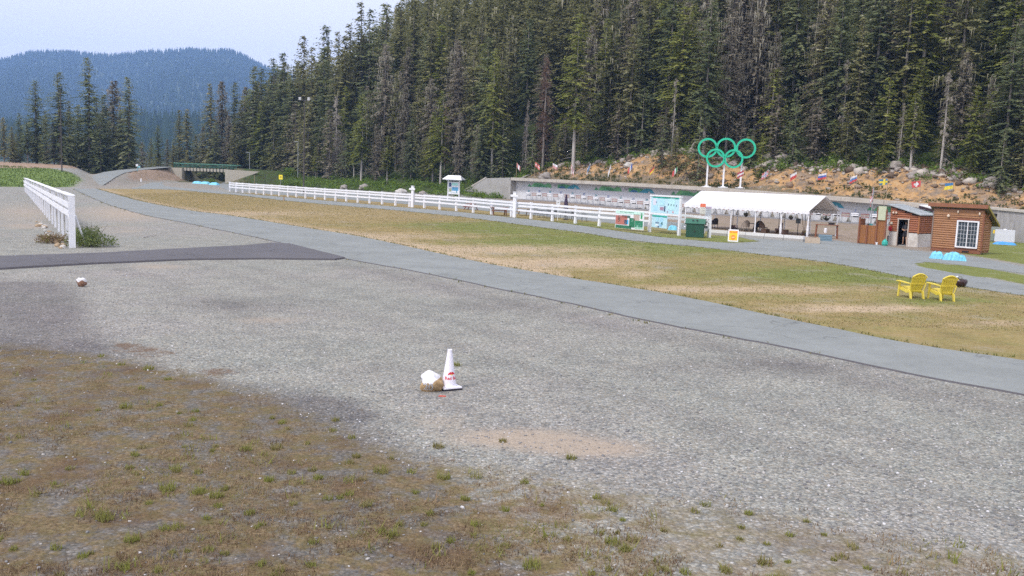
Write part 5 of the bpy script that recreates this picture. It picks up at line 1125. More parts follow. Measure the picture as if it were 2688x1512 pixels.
# things under the tent
def hanging_basket(lb, x_, y_, r):
    p = tl(x_, y_, 0); e = thing('hanging_basket', lb, 'plant', (p[0], p[1], He - .32 - .5)); MB().lathe([(.05, 0), (r * .8, .1), (r, .24)], n=10).build('pot', dark, e)
    MB().tube([(0, 0, .2), (0, 0, .86)], .008, 4).build('hook_wire', dark, e)
    Va, Ca = leaf_cloud([(0, 0, .15, 1.)], r * 1.3, 70, .07, np.random.RandomState(int(x_ * 9))); npmesh('leaves', Va, np.arange(len(Va)).reshape(-1, 3), DRY if r < .2 else SH, e, {'tint': Ca}); return e
hanging_basket('wilted hanging basket under the tent eave, third bay from the right', 6.4, -.7, .2); hanging_basket('pale wilted hanging basket under the tent, beside the right front leg', 2.0, -.7, .19); hanging_basket('round dark hanging basket at the far right back leg of the tent', .4, -3.6, .26)
# rope lights / wires hanging from the frame
for i, (x_, y_) in enumerate(((1.6, -2.3), (4.1, -2.3), (6.4, -2.3), (8.8, -2.3))):
    p = tl(x_, y_); e = thing('thin_pole', 'thin dark pole standing under the tent ridge, %s from its right end' % ('first', 'second', 'third', 'fourth')[i], 'pole', (p[0], p[1], 0)); MB().tube([(0, 0, 0), (0, 0, 2.6)], .022, 6).build('rod', dark, e)
    MB().lathe([(.2, 0), (.2, .35), (.18, .38)], n=8).build('weight_pot', mat('pot_brown', (.09, .05, .035), .8), e)
def wicker(lb, x_, y_, rot, c):
    p = tl(x_, y_); e = thing('wicker_chair', lb, 'chair', (p[0], p[1], 0), rot); m = mat('wicker_%d' % int(c[0] * 99), c, .8, .3, 12, None, .01)
    MB().box((0, 0, .42), (.56, .54, .07)).build('seat', m, e)
    bk2 = MB(); k = 9; V_ = []
    for i in range(k + 1):
        t = math.pi * (i / k); cx_, cy_ = .33 * math.cos(t), .04 + .27 * math.sin(t); hh = .62 + .36 * math.sin(t) ** 1.5; V_ += [(cx_, cy_, .38), (cx_ * 1.05, cy_ * 1.05, hh)]
    bk2.add(V_, [(2 * i, 2 * i + 1, 2 * i + 3, 2 * i + 2) for i in range(k)]); o = bk2.build('backrest', m, e); s_ = o.modifiers.new('s', 'SOLIDIFY'); s_.thickness = .035
    for sx in (-1, 1):
        for sy in (-1, 1): MB().tube([(sx * .25, sy * .23, .4), (sx * .28, sy * .26, 0)], .022, 6).build('leg', m, e)
    return e
BRN, GRYW, DRK = (.085, .05, .035), (.30, .25, .21), (.03, .025, .03)
for lb, x_, y_, r_, c in (('grey wicker chair left of the round table under the tent', 6.6, -1.0, 1.0, GRYW), ('brown wicker chair behind the low crate under the tent', 4.9, -1.2, -.5, BRN), ('purple-brown wicker chair right of the second tent leg', 3.3, -1.0, 2.2, (.10, .06, .06)), ('dark chair with high back behind the round table', 6.0, -2.4, .4, DRK), ('dark wicker chair left of the orange-framed board under the tent', 10.2, -1.4, 1.2, DRK)):
    wicker(lb, x_, y_, r_ + ang, c)
def round_table(lb, x, y, r=.5, h=.72, m=dark):
    e = thing('round_table', lb, 'table', (x, y, 0)); MB().lathe([(r, h - .03), (r, h)], n=20).build('tabletop', m, e)
    for q in range(4): t = q * math.pi / 2 + .4; MB().tube([(.06 * math.cos(t), .06 * math.sin(t), h - .04), (.12 * math.cos(t), .12 * math.sin(t), .35), (r * .7 * math.cos(t), r * .7 * math.sin(t), 0)], .018, 6).build('leg', m, e)
    return e
p = tl(5.9, -1.4); round_table('dark round table standing under the tent', p[0], p[1], .55)
for i, (x_, y_, w, h, m, lb) in enumerate(((4.5, -.9, .5, .34, mat('pot_brown', (.09, .05, .035)), 'low dark brown crate with reddish contents under the tent'), (2.6, -.9, .42, .4, mat('pot_brown', (.09, .05, .035)), 'square brown planter under the tent near its right front leg'), (2.2, -2.2, .5, .5, mat('grey_box', (.12, .14, .15)), 'small dark grey box on a pole under the tent'))):
    p = tl(x_, y_); e = thing('crate' if i < 2 else 'control_box', lb, 'crate' if i < 2 else 'box', (p[0], p[1], 0), ang)
    if i < 2:
        for sx in (-1, 1): MB().box((sx * w / 2, 0, h / 2), (.03, w, h)).build('side_panel', m, e); MB().box((0, sx * w / 2, h / 2), (w - .034, .03, h)).build('side_panel', m, e)
        MB().box((0, 0, h * .35), (w - .07, w - .07, h * .5)).build('contents', mat('soil_red', (.14, .03, .03), .9), e)
    else:
        MB().tube([(0, 0, 0), (0, 0, 1.)], .03, 6).build('post', dark, e); MB().box((0, 0, 1.15), (.34, .2, .42)).build('housing', m, e); MB().box((0, -.11, 1.15), (.22, .02, .26)).build('window', glass, e)
p = tl(1.2, -1.6); e = thing('wooden_oar', 'pale wooden stick leaning up by the right front tent leg', 'pole', (p[0], p[1], 0)); MB().tube([(0, 0, 0), (-.35, .1, 2.0)], .03, 6).build('stick', wood, e); MB().lathe([(.22, 0), (.26, .22), (.1, .3)], n=8).build('pot', mat('pot_brown', (.09, .05, .035)), e)
Va, Ca = leaf_cloud([(0, 0, 0, 1.)], .3, 60, .07, np.random.RandomState(3))
for i, (x_, y_) in enumerate(((7.3, -.6), (.35, -.5))):
    p = tl(x_, y_); e = thing('potted_plant', ('dark red plant in a pot by the third tent leg', 'dark bushy plant in a pot behind the right front tent leg')[i], 'plant', (p[0], p[1], 0)); MB().lathe([(.15, 0), (.2, .28)], n=10).build('pot', dark, e)
    o = npmesh('leaves', Va, np.arange(len(Va)).reshape(-1, 3), mat('plum_leaf', (.10, .02, .025), .8, .4, 8) if i == 0 else DRY, e, {'tint': Ca}); o.location = (0, 0, .22)
# barrier blocks along the tent front
a = np.array(G(1864, 616)); b = np.array(G(2111, 634.5)); L2 = float(np.hypot(*(b - a))); d2 = (b - a) / L2; an2 = math.atan2(d2[1], d2[0])
for i in range(5):
    c_ = a + d2 * L2 * (i + .5) / 5; w = L2 / 5 - .03
    e = thing('barrier_block', 'low whitewashed concrete barrier block before the tent, %s from the left' % ('first', 'second', 'third', 'fourth', 'fifth')[i], 'barrier', (c_[0], c_[1], 0), an2 + random.uniform(-.006, .006), 'barrier blocks before the tent')
    MB().box((0, 0, .09), (w, .46, .18)).build('base', concrete, e); MB().box((0, 0, .29), (w, .34, .21), taper=.98).build('top', mat('whitewashed_concrete', (.66, .66, .66), .9, .12, 2, ((.35, .3, .25), .6)), e)
a = np.array(G(2112.5, 637)); b = np.array(G(2144, 639.5)); c_ = (a + b) / 2 + BD * .2; w = float(np.hypot(*(b - a)))
e = thing('stone_block', 'tan concrete block with crumbly top beside the right tent leg', 'block', (c_[0], c_[1], 0), -.3); MB().box((0, 0, .2), (w * 1.12, .6, .4)).build('body', mat('tan_concrete', (.46, .38, .30), .95, .15, 3, None, .01), e)
rsx = np.random.RandomState(4); Pq = np.stack([rsx.uniform(-.38, .38, 16), rsx.uniform(-.25, .25, 16), np.full(16, .41)], -1); Va, Fa, Ca = stones(Pq, rsx.uniform(.04, .09, 16), rsx); npmesh('crumbled_top', Va, Fa, ROCK, e, {'tint': Ca})
p = G(2166, 632); e = thing('pallet_stack', 'low stack of blue-grey folded mats at the right tent leg', 'stack', (p[0], p[1], 0), -.3)
for q in range(4): MB().box((random.uniform(-.02, .02), 0, .06 + .11 * q), (.95, .7, .095)).build('mat_layer', mat('mat_blue', (.17, .26, .33), .7, .1, 3), e)
# work table right of the tent
a = np.array(G(2151, 624)); b = np.array(G(2186, 628)); c_ = (a + b) / 2; w = float(np.hypot(*(b - a)))
e = thing('work_table', 'narrow brown wooden trestle right of the tent with pale bucket', 'table', (c_[0], c_[1], 0), -.2)
for sx in (-1, 1):
    for sy in (-.2, .2): MB().tube([(sx * w / 2, sy, 0), (sx * w / 2 * .94, sy * .8, 1.05)], .05, 4).build('leg', trimb, e)
MB().box((0, 0, 1.08), (w + .1, .55, .05)).build('tabletop', trimb, e)
e = thing('white_bucket', 'pale upright canister hanging under the trestle right of the tent', 'bucket', (c_[0] - .12, c_[1] - .1, .45)); MB().lathe([(.11, 0), (.13, .35), (.1, .38)], n=10).build('body', white, e); MB().tube([(-.12, 0, .3), (0, 0, .58), (.12, 0, .3)], .01, 4).build('handle', dark, e)
e = thing('box', 'small dark box on the trestle right of the tent', 'box', (c_[0] + .35, c_[1], 1.105)); MB().box((0, 0, .07), (.4, .3, .14)).build('body', dark, e); MB().box((0, 0, .155), (.42, .32, .03)).build('lid', black, e)
# ---- picnic furniture behind the rail fence
def picnic(lb, u, v, rot, m, k=1.):
    x, y = G(u, v); e = thing('picnic_table', lb, 'picnic table', (x, y, 0), rot)
    for q in range(4): MB().box((0, (-.33 + .22 * q) * k, .74 * k), (1.7 * k, .2 * k, .04)).build('plank', m, e)
    for sy in (-1, 1): MB().box((0, sy * .68 * k, .44 * k), (1.7 * k, .26 * k, .04)).build('seat', m, e)
    for sx in (-1, 1):
        for sy in (-1, 1): MB().tube([(sx * .6 * k, sy * .22 * k, .73 * k), (sx * .6 * k, sy * .68 * k, 0)], .055 * k, 4).build('leg', m, e)
        MB().box((sx * .6 * k, 0, .40 * k), (.05, 1.5 * k, .09)).build('crossbar', m, e)
    return e
picnic('red picnic table seen under the rails left of the wing wall post', 1236, 551, 1.25, redw, .95)
picnic('brown picnic table just left of the cross post by the wing wall', 1310, 565, .15, mat('brown_stain', (.22, .09, .05), .7, .2, 3), 1.1)
picnic('grey-brown picnic table just right of the cross post by the wing wall', 1372, 566, .3, wood, 1.)
def patio_chair(lb, x, y, rot):
    e = thing('patio_chair', lb, 'chair', (x, y, 0), rot, 'dark patio chairs behind the rail fence'); MB().box((0, 0, .44), (.46, .46, .03)).build('seat', dark, e)
    bk2 = MB()
    for i in range(6): bk2.box((-.2 + .08 * i, .24, .68), (.02, .02, .42))
    bk2.build('back_slats', dark, e)
    MB().box((0, .24, .9), (.48, .03, .04)).build('back_rail', dark, e)
    for sx in (-1, 1):
        for sy in (-1, 1): MB().tube([(sx * .2, sy * .2, .44), (sx * .24, sy * .25, 0)], .016, 5).build('leg', dark, e)
        MB().box((sx * .24, .02, .64), (.035, .42, .025)).build('armrest', dark, e)
    return e
CH = [(1408, 571, .3, 'left of the first patio table'), (1436, 575, -.6, 'right of the first patio table'), (1463, 573, .9, 'near the small white fence sign'), (1497, 577, -1.2, 'left of the closed umbrella table'), (1507, 581, 1.9, 'right of the closed umbrella table'), (1533, 582, .1, 'rightmost behind the fence before the banner')]
for u, v, r_, w_ in CH: x, y = G(u, v); patio_chair('dark metal patio chair ' + w_, x, y, r_)
for u, v, lb in ((1422, 571, 'dark round patio table leftmost behind the rail fence'), (1449, 573, 'dark round patio table beside the small white fence sign'), (1484, 577, 'dark round patio table with closed umbrella')): x, y = G(u, v); round_table(lb, x, y, .5)
x, y = G(1484, 577); e = thing('patio_umbrella', 'closed dark purple umbrella standing through a patio table', 'umbrella', (x, y, 0)); MB().tube([(0, 0, 0), (0, 0, 2.45)], .025, 6).build('pole', dark, e); MB().lathe([(.02, 2.5), (.08, 2.4), (.2, 1.5), (.24, 1.1), (.17, 1.0)], n=10).build('folded_canopy', mat('plum_fabric', (.045, .03, .07), .8), e); MB().lathe([(.26, 0), (.26, .05), (.06, .12)], n=12).build('base', dark, e)
x, y = G(1463.5, 579); e = thing('small_sign', 'small white square sign on a stake behind the rail fence', 'sign', (x, y, 0)); MB().box((0, 0, .9), (.05, .05, 1.8)).build('stake', white, e); MB().box((0, -.04, 1.72), (.36, .02, .42)).build('plate', white, e); MB().box((0, -.055, 1.74), (.2, .01, .12)).build('print', mat('text_grey', (.4, .4, .4)), e)
def tarp(lb, x, y, w, h, d_, m, seed=0, z=0, name='tarp'):
    rs_ = np.random.RandomState(seed); V_ = []; n1, n2 = 10, 8
    for i in range(n1 + 1):
        for j in range(n2 + 1):
            a_, b_ = i / n1 * 2 - 1, j / n2 * 2 - 1; q = max(abs(a_) ** 1.0, abs(b_)); hh = h * max(0, 1 - q ** 3) ** .6 * (1 + rs_.uniform(-.25, .15)) if q < 1 else -.02; V_.append((a_ * w / 2 + rs_.uniform(-.03, .03), b_ * d_ / 2 + rs_.uniform(-.03, .03), hh))
    fs = [(i * (n2 + 1) + j, (i + 1) * (n2 + 1) + j, (i + 1) * (n2 + 1) + j + 1, i * (n2 + 1) + j + 1) for i in range(n1) for j in range(n2)]
    o = MB().add(V_, fs).build(name, m); o.location = (x, y, z); o.rotation_euler = (0, 0, -.3); tag(o, lb, 'tarp'); return o
x, y = G(1766, 604); tarp('cyan tarp heap under the fence behind the tall info board', x, y, .8, .38, .5, bluet, 1)
for i, (u, v, lb) in enumerate(((519, 482, 'left'), (539, 483, 'middle'), (563, 485.5, 'right'))): x, y = G(u, v); tarp('pale blue tarp near the bridge, %s of three' % lb, x, y, 2.2, .55, 1.4, bluet, 20 + i)
x, y = G(2458, 679); tarp('small cyan tarp bundle before the brown cabin corner', x, y, .75, .42, .5, bluet, 2)
x, y = G(2499, 683); tarp('larger cyan tarp bundle before the cabin window', x, y, 1.0, .46, .6, bluet, 3)
x, y = G(2525, 685); tarp('tiny cyan tarp bundle touching the larger one', x, y, .38, .34, .4, bluet, 5)
x, y = G(2637, 642); tarp('deep blue tarp lying before the white tank', x, y, 1.7, .22, .8, bluet2, 4)
# ---- board fence, trash, hut
x0, y0 = G(2253, 639); bf = thing('screen_fence', 'brown plank screen fence with dark posts between tent and hut', 'fence', (x0, y0, 0), ANG)
LL = lambda u: (lambda r: (r * y0 - x0) / (AD[0] - r * AD[1]))((u - 1344) / F * 1.0)
lens = [0, .62, 1.34, 1.95]
hts = [1.38, 1.38, 2.05]
for i in range(3):
    w = lens[i + 1] - lens[i]; k = 5
    for q in range(k): MB().box((lens[i] + w * (q + .5) / k, 0, hts[i] / 2 + .03), (w / k - .012, .03 + .006 * (q % 2), hts[i] - .05)).build('plank', woodb, bf)
for xx, h in ((0, 1.95), (.62, 1.42), (1.34, 2.72), (1.99, 2.6)): MB().box((xx, -.05, h / 2), (.1, .1, h)).build('post', trimb, bf)
MB().box((1.67, -.08, 2.32), (.6, .04, 1.0)).build('pale_panel', pale_y, bf)
e = MB().box((.05, .3, .9), (.05, .7, .0 + 1.9)).build('side_panel', trimb, bf)
x, y = G(2322, 645); e = thing('sack', 'teal green sack standing beside the black bin at the hut', 'bag', (x, y, 0)); MB().lathe([(.16, 0), (.22, .12), (.2, .3), (.1, .42), (.03, .46)], n=10).build('body', mat('teal_sack', (.04, .40, .34), .6, .2, 6), e); MB().box((.02, 0, .47), (.12, .04, .06)).build('knot', mat('teal_sack', (.04, .4, .34)), e)
x, y = G(2336, 643); e = thing('trash_can', 'black plastic trash can by the hut wall', 'bin', (x, y, 0)); MB().lathe([(.19, 0), (.23, .6), (.25, .62)], n=12).build('body', black, e); MB().lathe([(.26, .62), (.2, .68), (.05, .7)], n=12).build('lid', black, e)
x, y = G(2301, 643); e = thing('bucket', 'tiny pale bucket at the foot of the plank screen', 'bucket', (x, y, 0)); MB().lathe([(.09, 0), (.11, .2)], n=10).build('body', white, e); MB().tube([(-.1, 0, .2), (0, 0, .3), (.1, 0, .2)], .008, 4).build('handle', dark, e)
# hut
P0 = np.array(G(2331, 643)); hut = thing('timber_hut', 'small red-brown timber hut with open doorway and grey metal roof', 'hut', (P0[0], P0[1], 0), ANG)
def solve_len(P, u, d): r = (u - 1344) / F; r = r / 1.0; return (r * P[1] - P[0]) / (d[0] - r * d[1])
Lh = 2.12; Dh = 2.0; zl, zr_ = 2.85, 2.27
def wallboards(par, f, x0_, x1_, z0_, z1_, step, m, hole=None, top=None, axis='x', yy=0, name='siding_board', out=-1):
    z = z0_
    while z < z1_ - .01:
        h = min(step, z1_ - z) - .014; segs = [(x0_, x1_)]
        if top is not None:
            lim = [xx for xx in np.linspace(x0_, x1_, 41) if top(xx) > z + h]; segs = [(x0_, max(lim))] if lim and max(lim) - x0_ > .1 else []
        if hole and z + h > hole[2] and z < hole[3]: segs = [s_ for a0, a1 in segs for s_ in ((a0, min(a1, hole[0])), (hole[1], a1)) if s_[1] - s_[0] > .05]
        for a0, a1 in segs:
            L_ = a1 - a0; cx_ = (a0 + a1) / 2
            prof = [(0, 0), (-.02, h * .06), (-.042, h * .35), (-.042, h * .65), (-.02, h * .94), (0, h)]
            if axis == 'x': o = MB().prism([(a0, yy + p_[0] * -out * -1 if out > 0 else yy + p_[0], z + p_[1]) for p_ in prof], (0, 0, 0), (L_, 0, 0)).build(name, m, par)
            else: o = MB().prism([(yy - p_[0], a0, z + p_[1]) for p_ in prof], (0, 0, 0), (0, L_, 0)).build(name, m, par)
        z += step
tfn = lambda xx: zl + (zr_ - zl) * xx / Lh
ds, de, dh_ = .62, 1.45, 1.92
core = MB()   # inner walls behind the boards, with the doorway left open
core.prism([(0, .02, 0), (ds, .02, 0), (ds, .02, tfn(ds)), (0, .02, tfn(0))], (0, 0, 0), (0, .08, 0)); core.prism([(de, .02, 0), (Lh, .02, 0), (Lh, .02, tfn(Lh)), (de, .02, tfn(de))], (0, 0, 0), (0, .08, 0)); core.prism([(ds, .021, dh_), (de, .021, dh_), (de, .021, tfn(de)), (ds, .021, tfn(ds))], (0, 0, 0), (0, .078, 0))
core.prism([(Lh - .1, .1, 0), (Lh - .1, Dh, 0), (Lh - .1, Dh, zr_), (Lh - .1, .1, zr_)], (0, 0, 0), (.08, 0, 0)); core.prism([(0, .1, 0), (0, Dh, 0), (0, Dh, zl), (0, .1, zl)], (0, 0, 0), (.08, 0, 0)); core.prism([(0, Dh, 0), (Lh, Dh, 0), (Lh, Dh, zr_), (0, Dh, zl)], (0, 0, 0), (0, .08, 0))
core.build('wall', mat('dark_interior', (.05, .04, .04), .9), hut)
MB().box((Lh / 2, Dh / 2, .03), (Lh - .25, Dh - .3, .06)).build('floor_slab', concrete, hut)
wallboards(hut, 0, 0, Lh, 1.02, 2.83, .155, siding_r, hole=(ds, de, 0, dh_), top=tfn); wallboards(hut, 0, .05, Dh, .98, zr_, .155, siding_r, axis='y', yy=Lh)
wains = mat('white_wainscot', (.62, .60, .58), .8, .08, 2, ((.35, .3, .25), .5))
MB().box((ds / 2, -.01, .5), (ds - .02, .05, 1.0)).build('wainscot_panel', wains, hut); MB().box(((de + Lh) / 2, -.01, .49), (Lh - de - .02, .05, .98)).build('wainscot_panel', wains, hut); MB().box((Lh + .01, Dh / 2, .47), (.05, Dh, .94)).build('wainscot_panel', wains, hut)
df = MB(); df.box((ds + .03, -.05, dh_ / 2), (.07, .1, dh_)).box((de - .03, -.05, dh_ / 2), (.07, .1, dh_)).box(((ds + de) / 2, -.05, dh_ + .035), (de - ds + .07, .1, .07)); df.build('door_frame', mat('pale_frame', (.55, .47, .42), .7), hut)
MB().box((Lh + .03, -.03, 1.12 + .5), (.09, .09, 1.3)).build('corner_trim', mat('orange_trim', (.38, .15, .06), .7), hut)
ro = MB(); ov_ = .22
ro.prism([(-ov_, -ov_, zl + .09), (Lh + ov_, -ov_, zr_ - .0), (Lh + ov_, Dh + ov_, zr_ - .0), (-ov_, Dh + ov_, zl + .09)], (0, 0, 0), (0, 0, .07)); ro.build('roof', roofm, hut)
rr_ = MB()
for q in range(7): xx = -.18 + q * .4; rr_.prism([(xx, -.22, zl + .165 - (xx + .22) * .223), (xx + .03, -.22, zl + .165 - (xx + .25) * .223), (xx + .03, Dh + .22, zl + .165 - (xx + .25) * .223), (xx, Dh + .22, zl + .165 - (xx + .22) * .223)], (0, 0, 0), (0, 0, .02))
rr_.build('roof_rib', roofm, hut)
for xx in (.24, .46): MB().lathe([(.02, 0), (.07, .03), (.08, .1), (.03, .16)], (xx, -.1, 2.3), 8).build('lamp', mat('lamp_cream', (.75, .62, .5), .5), hut)
MB().box((.16, -.07, 1.62), (.14, .08, .18)).build('meter_box', mat('meter', (.55, .52, .42), .6), hut); MB().box((.1, -.08, 1.22), (.22, .14, .3)).build('red_box', mat('box_red', (.45, .02, .03), .5), hut)
# white-roofed lean-to behind the hut
x, y = P0 + AD * .9 + BD * 3.2; e = thing('lean_to', 'lean-to with white roof and dark fascia between hut and cabin', 'shed', (x, y, 0), ANG)
for sx in (0, 2.2):
    for sy in (0, 1.6): MB().box((sx, sy, 1.25), (.12, .12, 2.5)).build('post', trimb, e)
MB().prism([(-.2, -.3, 2.95), (2.5, -.3, 2.38), (2.5, 1.9, 2.38), (-.2, 1.9, 2.95)], (0, 0, 0), (0, 0, .06)).build('roof', white, e); MB().prism([(-.2, -.36, 2.72), (2.5, -.36, 2.15), (2.5, -.36, 2.36), (-.2, -.36, 2.93)], (0, 0, 0), (0, .05, 0)).build('fascia', mat('dark_fascia', (.04, .02, .03), .6), e); MB().box((1.1, 1.64, 1.2), (2.2, .06, 2.4)).build('back_panel', mat('lilac_grey', (.20, .17, .24), .8), e)
# person inside the doorway
def person():
    c = P0 + AD * 1.04 + BD * .38; fwd = -BD   # faces out of the doorway
    e = thing('person', 'person in dark top and shorts standing inside the hut doorway, arms crossed low', 'person', (c[0], c[1], .06), ANG)
    J = {'pel': (0, 0, .93), 'sp': (0, -.01, 1.15), 'ch': (0, 0, 1.36), 'nk': (0, .0, 1.49), 'hd': (0, -.02, 1.60), 'ht': (0, -.01, 1.70), 'hl': (.09, 0, .88), 'kl': (.11, -.03, .5), 'al': (.12, .02, .09), 'tl': (.13, -.14, .04), 'hr': (-.09, 0, .88), 'kr': (-.12, -.02, .5), 'ar': (-.14, .02, .09), 'tr': (-.16, -.14, .04),
         'sl': (.18, 0, 1.42), 'el': (.25, -.03, 1.15), 'wl': (.06, -.24, 1.10), 'fl': (-.02, -.26, 1.11), 'sr': (-.18, 0, 1.42), 'er': (-.25, -.03, 1.15), 'wr': (-.06, -.25, 1.06), 'fr': (.03, -.28, 1.06)}
    rad = {'pel': .13, 'sp': .115, 'ch': .135, 'nk': .05, 'hd': .085, 'ht': .07, 'hl': .085, 'kl': .055, 'al': .036, 'tl': .035, 'hr': .085, 'kr': .055, 'ar': .036, 'tr': .035, 'sl': .055, 'el': .042, 'wl': .028, 'fl': .03, 'sr': .055, 'er': .042, 'wr': .028, 'fr': .03}
    E_ = [('pel', 'sp'), ('sp', 'ch'), ('ch', 'nk'), ('nk', 'hd'), ('hd', 'ht'), ('pel', 'hl'), ('hl', 'kl'), ('kl', 'al'), ('al', 'tl'), ('pel', 'hr'), ('hr', 'kr'), ('kr', 'ar'), ('ar', 'tr'), ('ch', 'sl'), ('sl', 'el'), ('el', 'wl'), ('wl', 'fl'), ('ch', 'sr'), ('sr', 'er'), ('er', 'wr'), ('wr', 'fr')]
    def skin(name, keys, edges, m, k=1.0, dz=0):
        ks = list(keys); me = bpy.data.meshes.new(name); me.from_pydata([J[q] for q in ks], [(ks.index(a), ks.index(b)) for a, b in edges], []); me.materials.append(m)
        o = link(name, me, e); md = o.modifiers.new('skin', 'SKIN'); md.use_smooth_shade = True
        sv_ = me.skin_vertices[0].data if len(me.skin_vertices) else None
        if sv_ is None: me.attributes; bpy.context.view_layer.update()
        return o, ks
    # skinned surfaces are grown here directly as tapered tubes joined by a voxel-free remesh of one body
    import bmesh
    def grow(name, edges, m, k, parent):
        mbd = bpy.data.metaballs.new(name); mbd.resolution = .035; mbd.render_resolution = .035; mbd.threshold = .08
        ob = bpy.data.objects.new(name + '_mb', mbd); C.objects.link(ob)
        for a, b in edges:
            pa3, pb3 = Vector(J[a]), Vector(J[b]); Ln = (pb3 - pa3).length; st_ = max(3, int(Ln / .03))
            for q in range(st_ + 1):
                t = q / st_; el = mbd.elements.new(); el.co = pa3.lerp(pb3, t); el.radius = (rad[a] * (1 - t) + rad[b] * t) * k * 1.18; el.stiffness = 1.2
        bpy.context.view_layer.update(); dg = bpy.context.evaluated_depsgraph_get(); me = bpy.data.meshes.new_from_object(ob.evaluated_get(dg)); bpy.data.objects.remove(ob)
        me.materials.clear(); me.materials.append(m)
        for p_ in me.polygons: p_.use_smooth = True
        return link(name, me, parent)
    skinm = mat('skin', (.50, .30, .21), .6, .05, 4)
    body = grow('body', E_, skinm, 1.0, e)
    grow('shirt', [('pel', 'sp'), ('sp', 'ch'), ('ch', 'sl'), ('ch', 'sr'), ('sl', 'el'), ('sr', 'er')], mat('dark_shirt', (.06, .06, .075), .8), 1.15, e)
    J['ml'] = (.105, -.01, .66); J['mr'] = (-.11, -.01, .66); rad['ml'] = .08; rad['mr'] = .08
    grow('shorts', [('pel', 'hl'), ('pel', 'hr'), ('hl', 'ml'), ('hr', 'mr')], mat('dark_shorts', (.05, .045, .055), .8), 1.14, e)
    hb = MB(); hb.lathe([(.05, .14), (.1, .1), (.115, .02), (.1, -.05), (.06, -.07)], (0, .015, 1.66), 12); hb.build('hair', mat('hair', (.04, .025, .015), .7), e, smooth=True)
    for sx in (-1, 1): MB().box((.135 * sx, -.05, .045), (.1, .27, .09), taper=.8).build('shoe', mat('shoe', (.05, .05, .06), .6), e)
    fc = MB(); fc.lathe([(.006, 0), (.012, .012)], (0.03, -.118, 1.655), 6).lathe([(.006, 0), (.012, .012)], (-.03, -.118, 1.655), 6); fc.build('eyes', black, e)
    MB().box((0, -.125, 1.625), (.022, .03, .045), taper=.5).build('nose', skinm, e); MB().box((0, -.11, 1.585), (.045, .02, .01)).build('mouth', mat('lips', (.35, .12, .10)), e)
    for sx in (-1, 1):
        for q in range(4): MB().tube([(-.03 * sx, -.27, 1.085 + .018 * q + (.03 if sx > 0 else -.02)), (-.075 * sx, -.285, 1.08 + .018 * q + (.03 if sx > 0 else -.02))], [.009, .007], 5).build('finger', skinm, e)
    return e
person()
# cabin
P1 = np.array(G(2443, 657.5)); cab = thing('log_cabin', 'brown log-sided cabin with large white-framed window and steep shed roof', 'cabin', (P1[0], P1[1], 0), ANG)
Lc, Dc, Hf, Hb = 3.24, 1.25, 2.9, 2.15
mid = lambda yy: Hf + (Hb - Hf) * yy / Dc
bx_ = MB(); bx_.prism([(0, .0, .1), (0, Dc, .1), (0, Dc, Hb), (0, 0, Hf)], (0, 0, 0), (Lc, 0, 0)); bx_.build('wall', trimb, cab)
WX0, WX1, WZ0, WZ1 = 1.6, 3.02, .36, 2.16
wallboards(cab, 0, 0, Lc, .22, 2.47, .15, siding, hole=(WX0 - .02, WX1 + .02, WZ0 - .02, WZ1 + .02)); 
MB().box((Lc / 2, -.03, 2.66), (Lc, .05, .36)).build('upper_board', siding, cab); MB().box((Lc / 2, -.03, .11), (Lc + .02, .06, .18)).build('sill_board', trimb, cab)
z = .22
while z < 2.6:
    dmax = min(Dc, (Hf - .03 - (z + .15)) / ((Hf - Hb) / Dc))
    if dmax > .2: MB().prism([(Lc - p_[0], 0, z + p_[1]) for p_ in [(0, 0), (-.02, .008), (-.045, .05), (-.045, .09), (-.02, .13), (0, .136)]], (0, 0, 0), (0, dmax, 0)).build('siding_board', siding, cab)
    z += .15
MB().box((Lc + .02, -.02, 1.45), (.1, .1, 2.5)).build('corner_trim', trimb, cab); MB().box((0, -.03, 1.4), (.07, .08, 2.6)).build('corner_trim', mat('grey_trim', (.25, .19, .16), .7), cab)
ro = MB(); sl_ = (Hf - Hb) / Dc; y0_, y1_ = -.3, Dc + .6
ro.prism([(-.28, y0_, Hf + .03 - y0_ * sl_), (Lc + .3, y0_, Hf + .03 - y0_ * sl_), (Lc + .3, y1_, Hf + .03 - y1_ * sl_), (-.28, y1_, Hf + .03 - y1_ * sl_)], (0, 0, 0), (0, 0, .1)); ro.build('roof', mat('cabin_roof', (.14, .12, .06), .8), cab)
MB().box((Lc / 2 + .01, y0_ - .02, Hf + .16 - y0_ * sl_ - .12), (Lc + .62, .05, .25)).build('fascia', mat('brown_fascia', (.26, .105, .055), .6, .1, 3), cab)
MB().prism([(Lc + .3, y0_ + .01, Hf + .15 - y0_ * sl_), (Lc + .3, y1_, Hf + .15 - y1_ * sl_), (Lc + .3, y1_, Hf + .0 - y1_ * sl_), (Lc + .3, y0_ + .01, Hf + .0 - y0_ * sl_)], (0, 0, 0), (.04, 0, 0)).build('verge_board', mat('mossy_verge', (.33, .27, .07), .8, .2, 5), cab)
MB().tube([(Lc + .02, .1, 2.2), (Lc + .25, .3, 2.62)], .04, 4).build('roof_brace', trimb, cab)
win = MB(); cw = (WX0 + WX1) / 2; hw = (WX1 - WX0); hh = (WZ1 - WZ0)
win.box((WX0 + .05, -.06, (WZ0 + WZ1) / 2), (.1, .09, hh)).box((WX1 - .05, -.06, (WZ0 + WZ1) / 2), (.1, .09, hh)).box((cw, -.06, WZ0 + .045), (hw - .2, .09, .09)).box((cw, -.06, WZ1 - .045), (hw - .2, .09, .09)).box((cw, -.055, (WZ0 + WZ1) / 2), (.05, .07, hh - .18))
wo = win.build('window', white, cab)
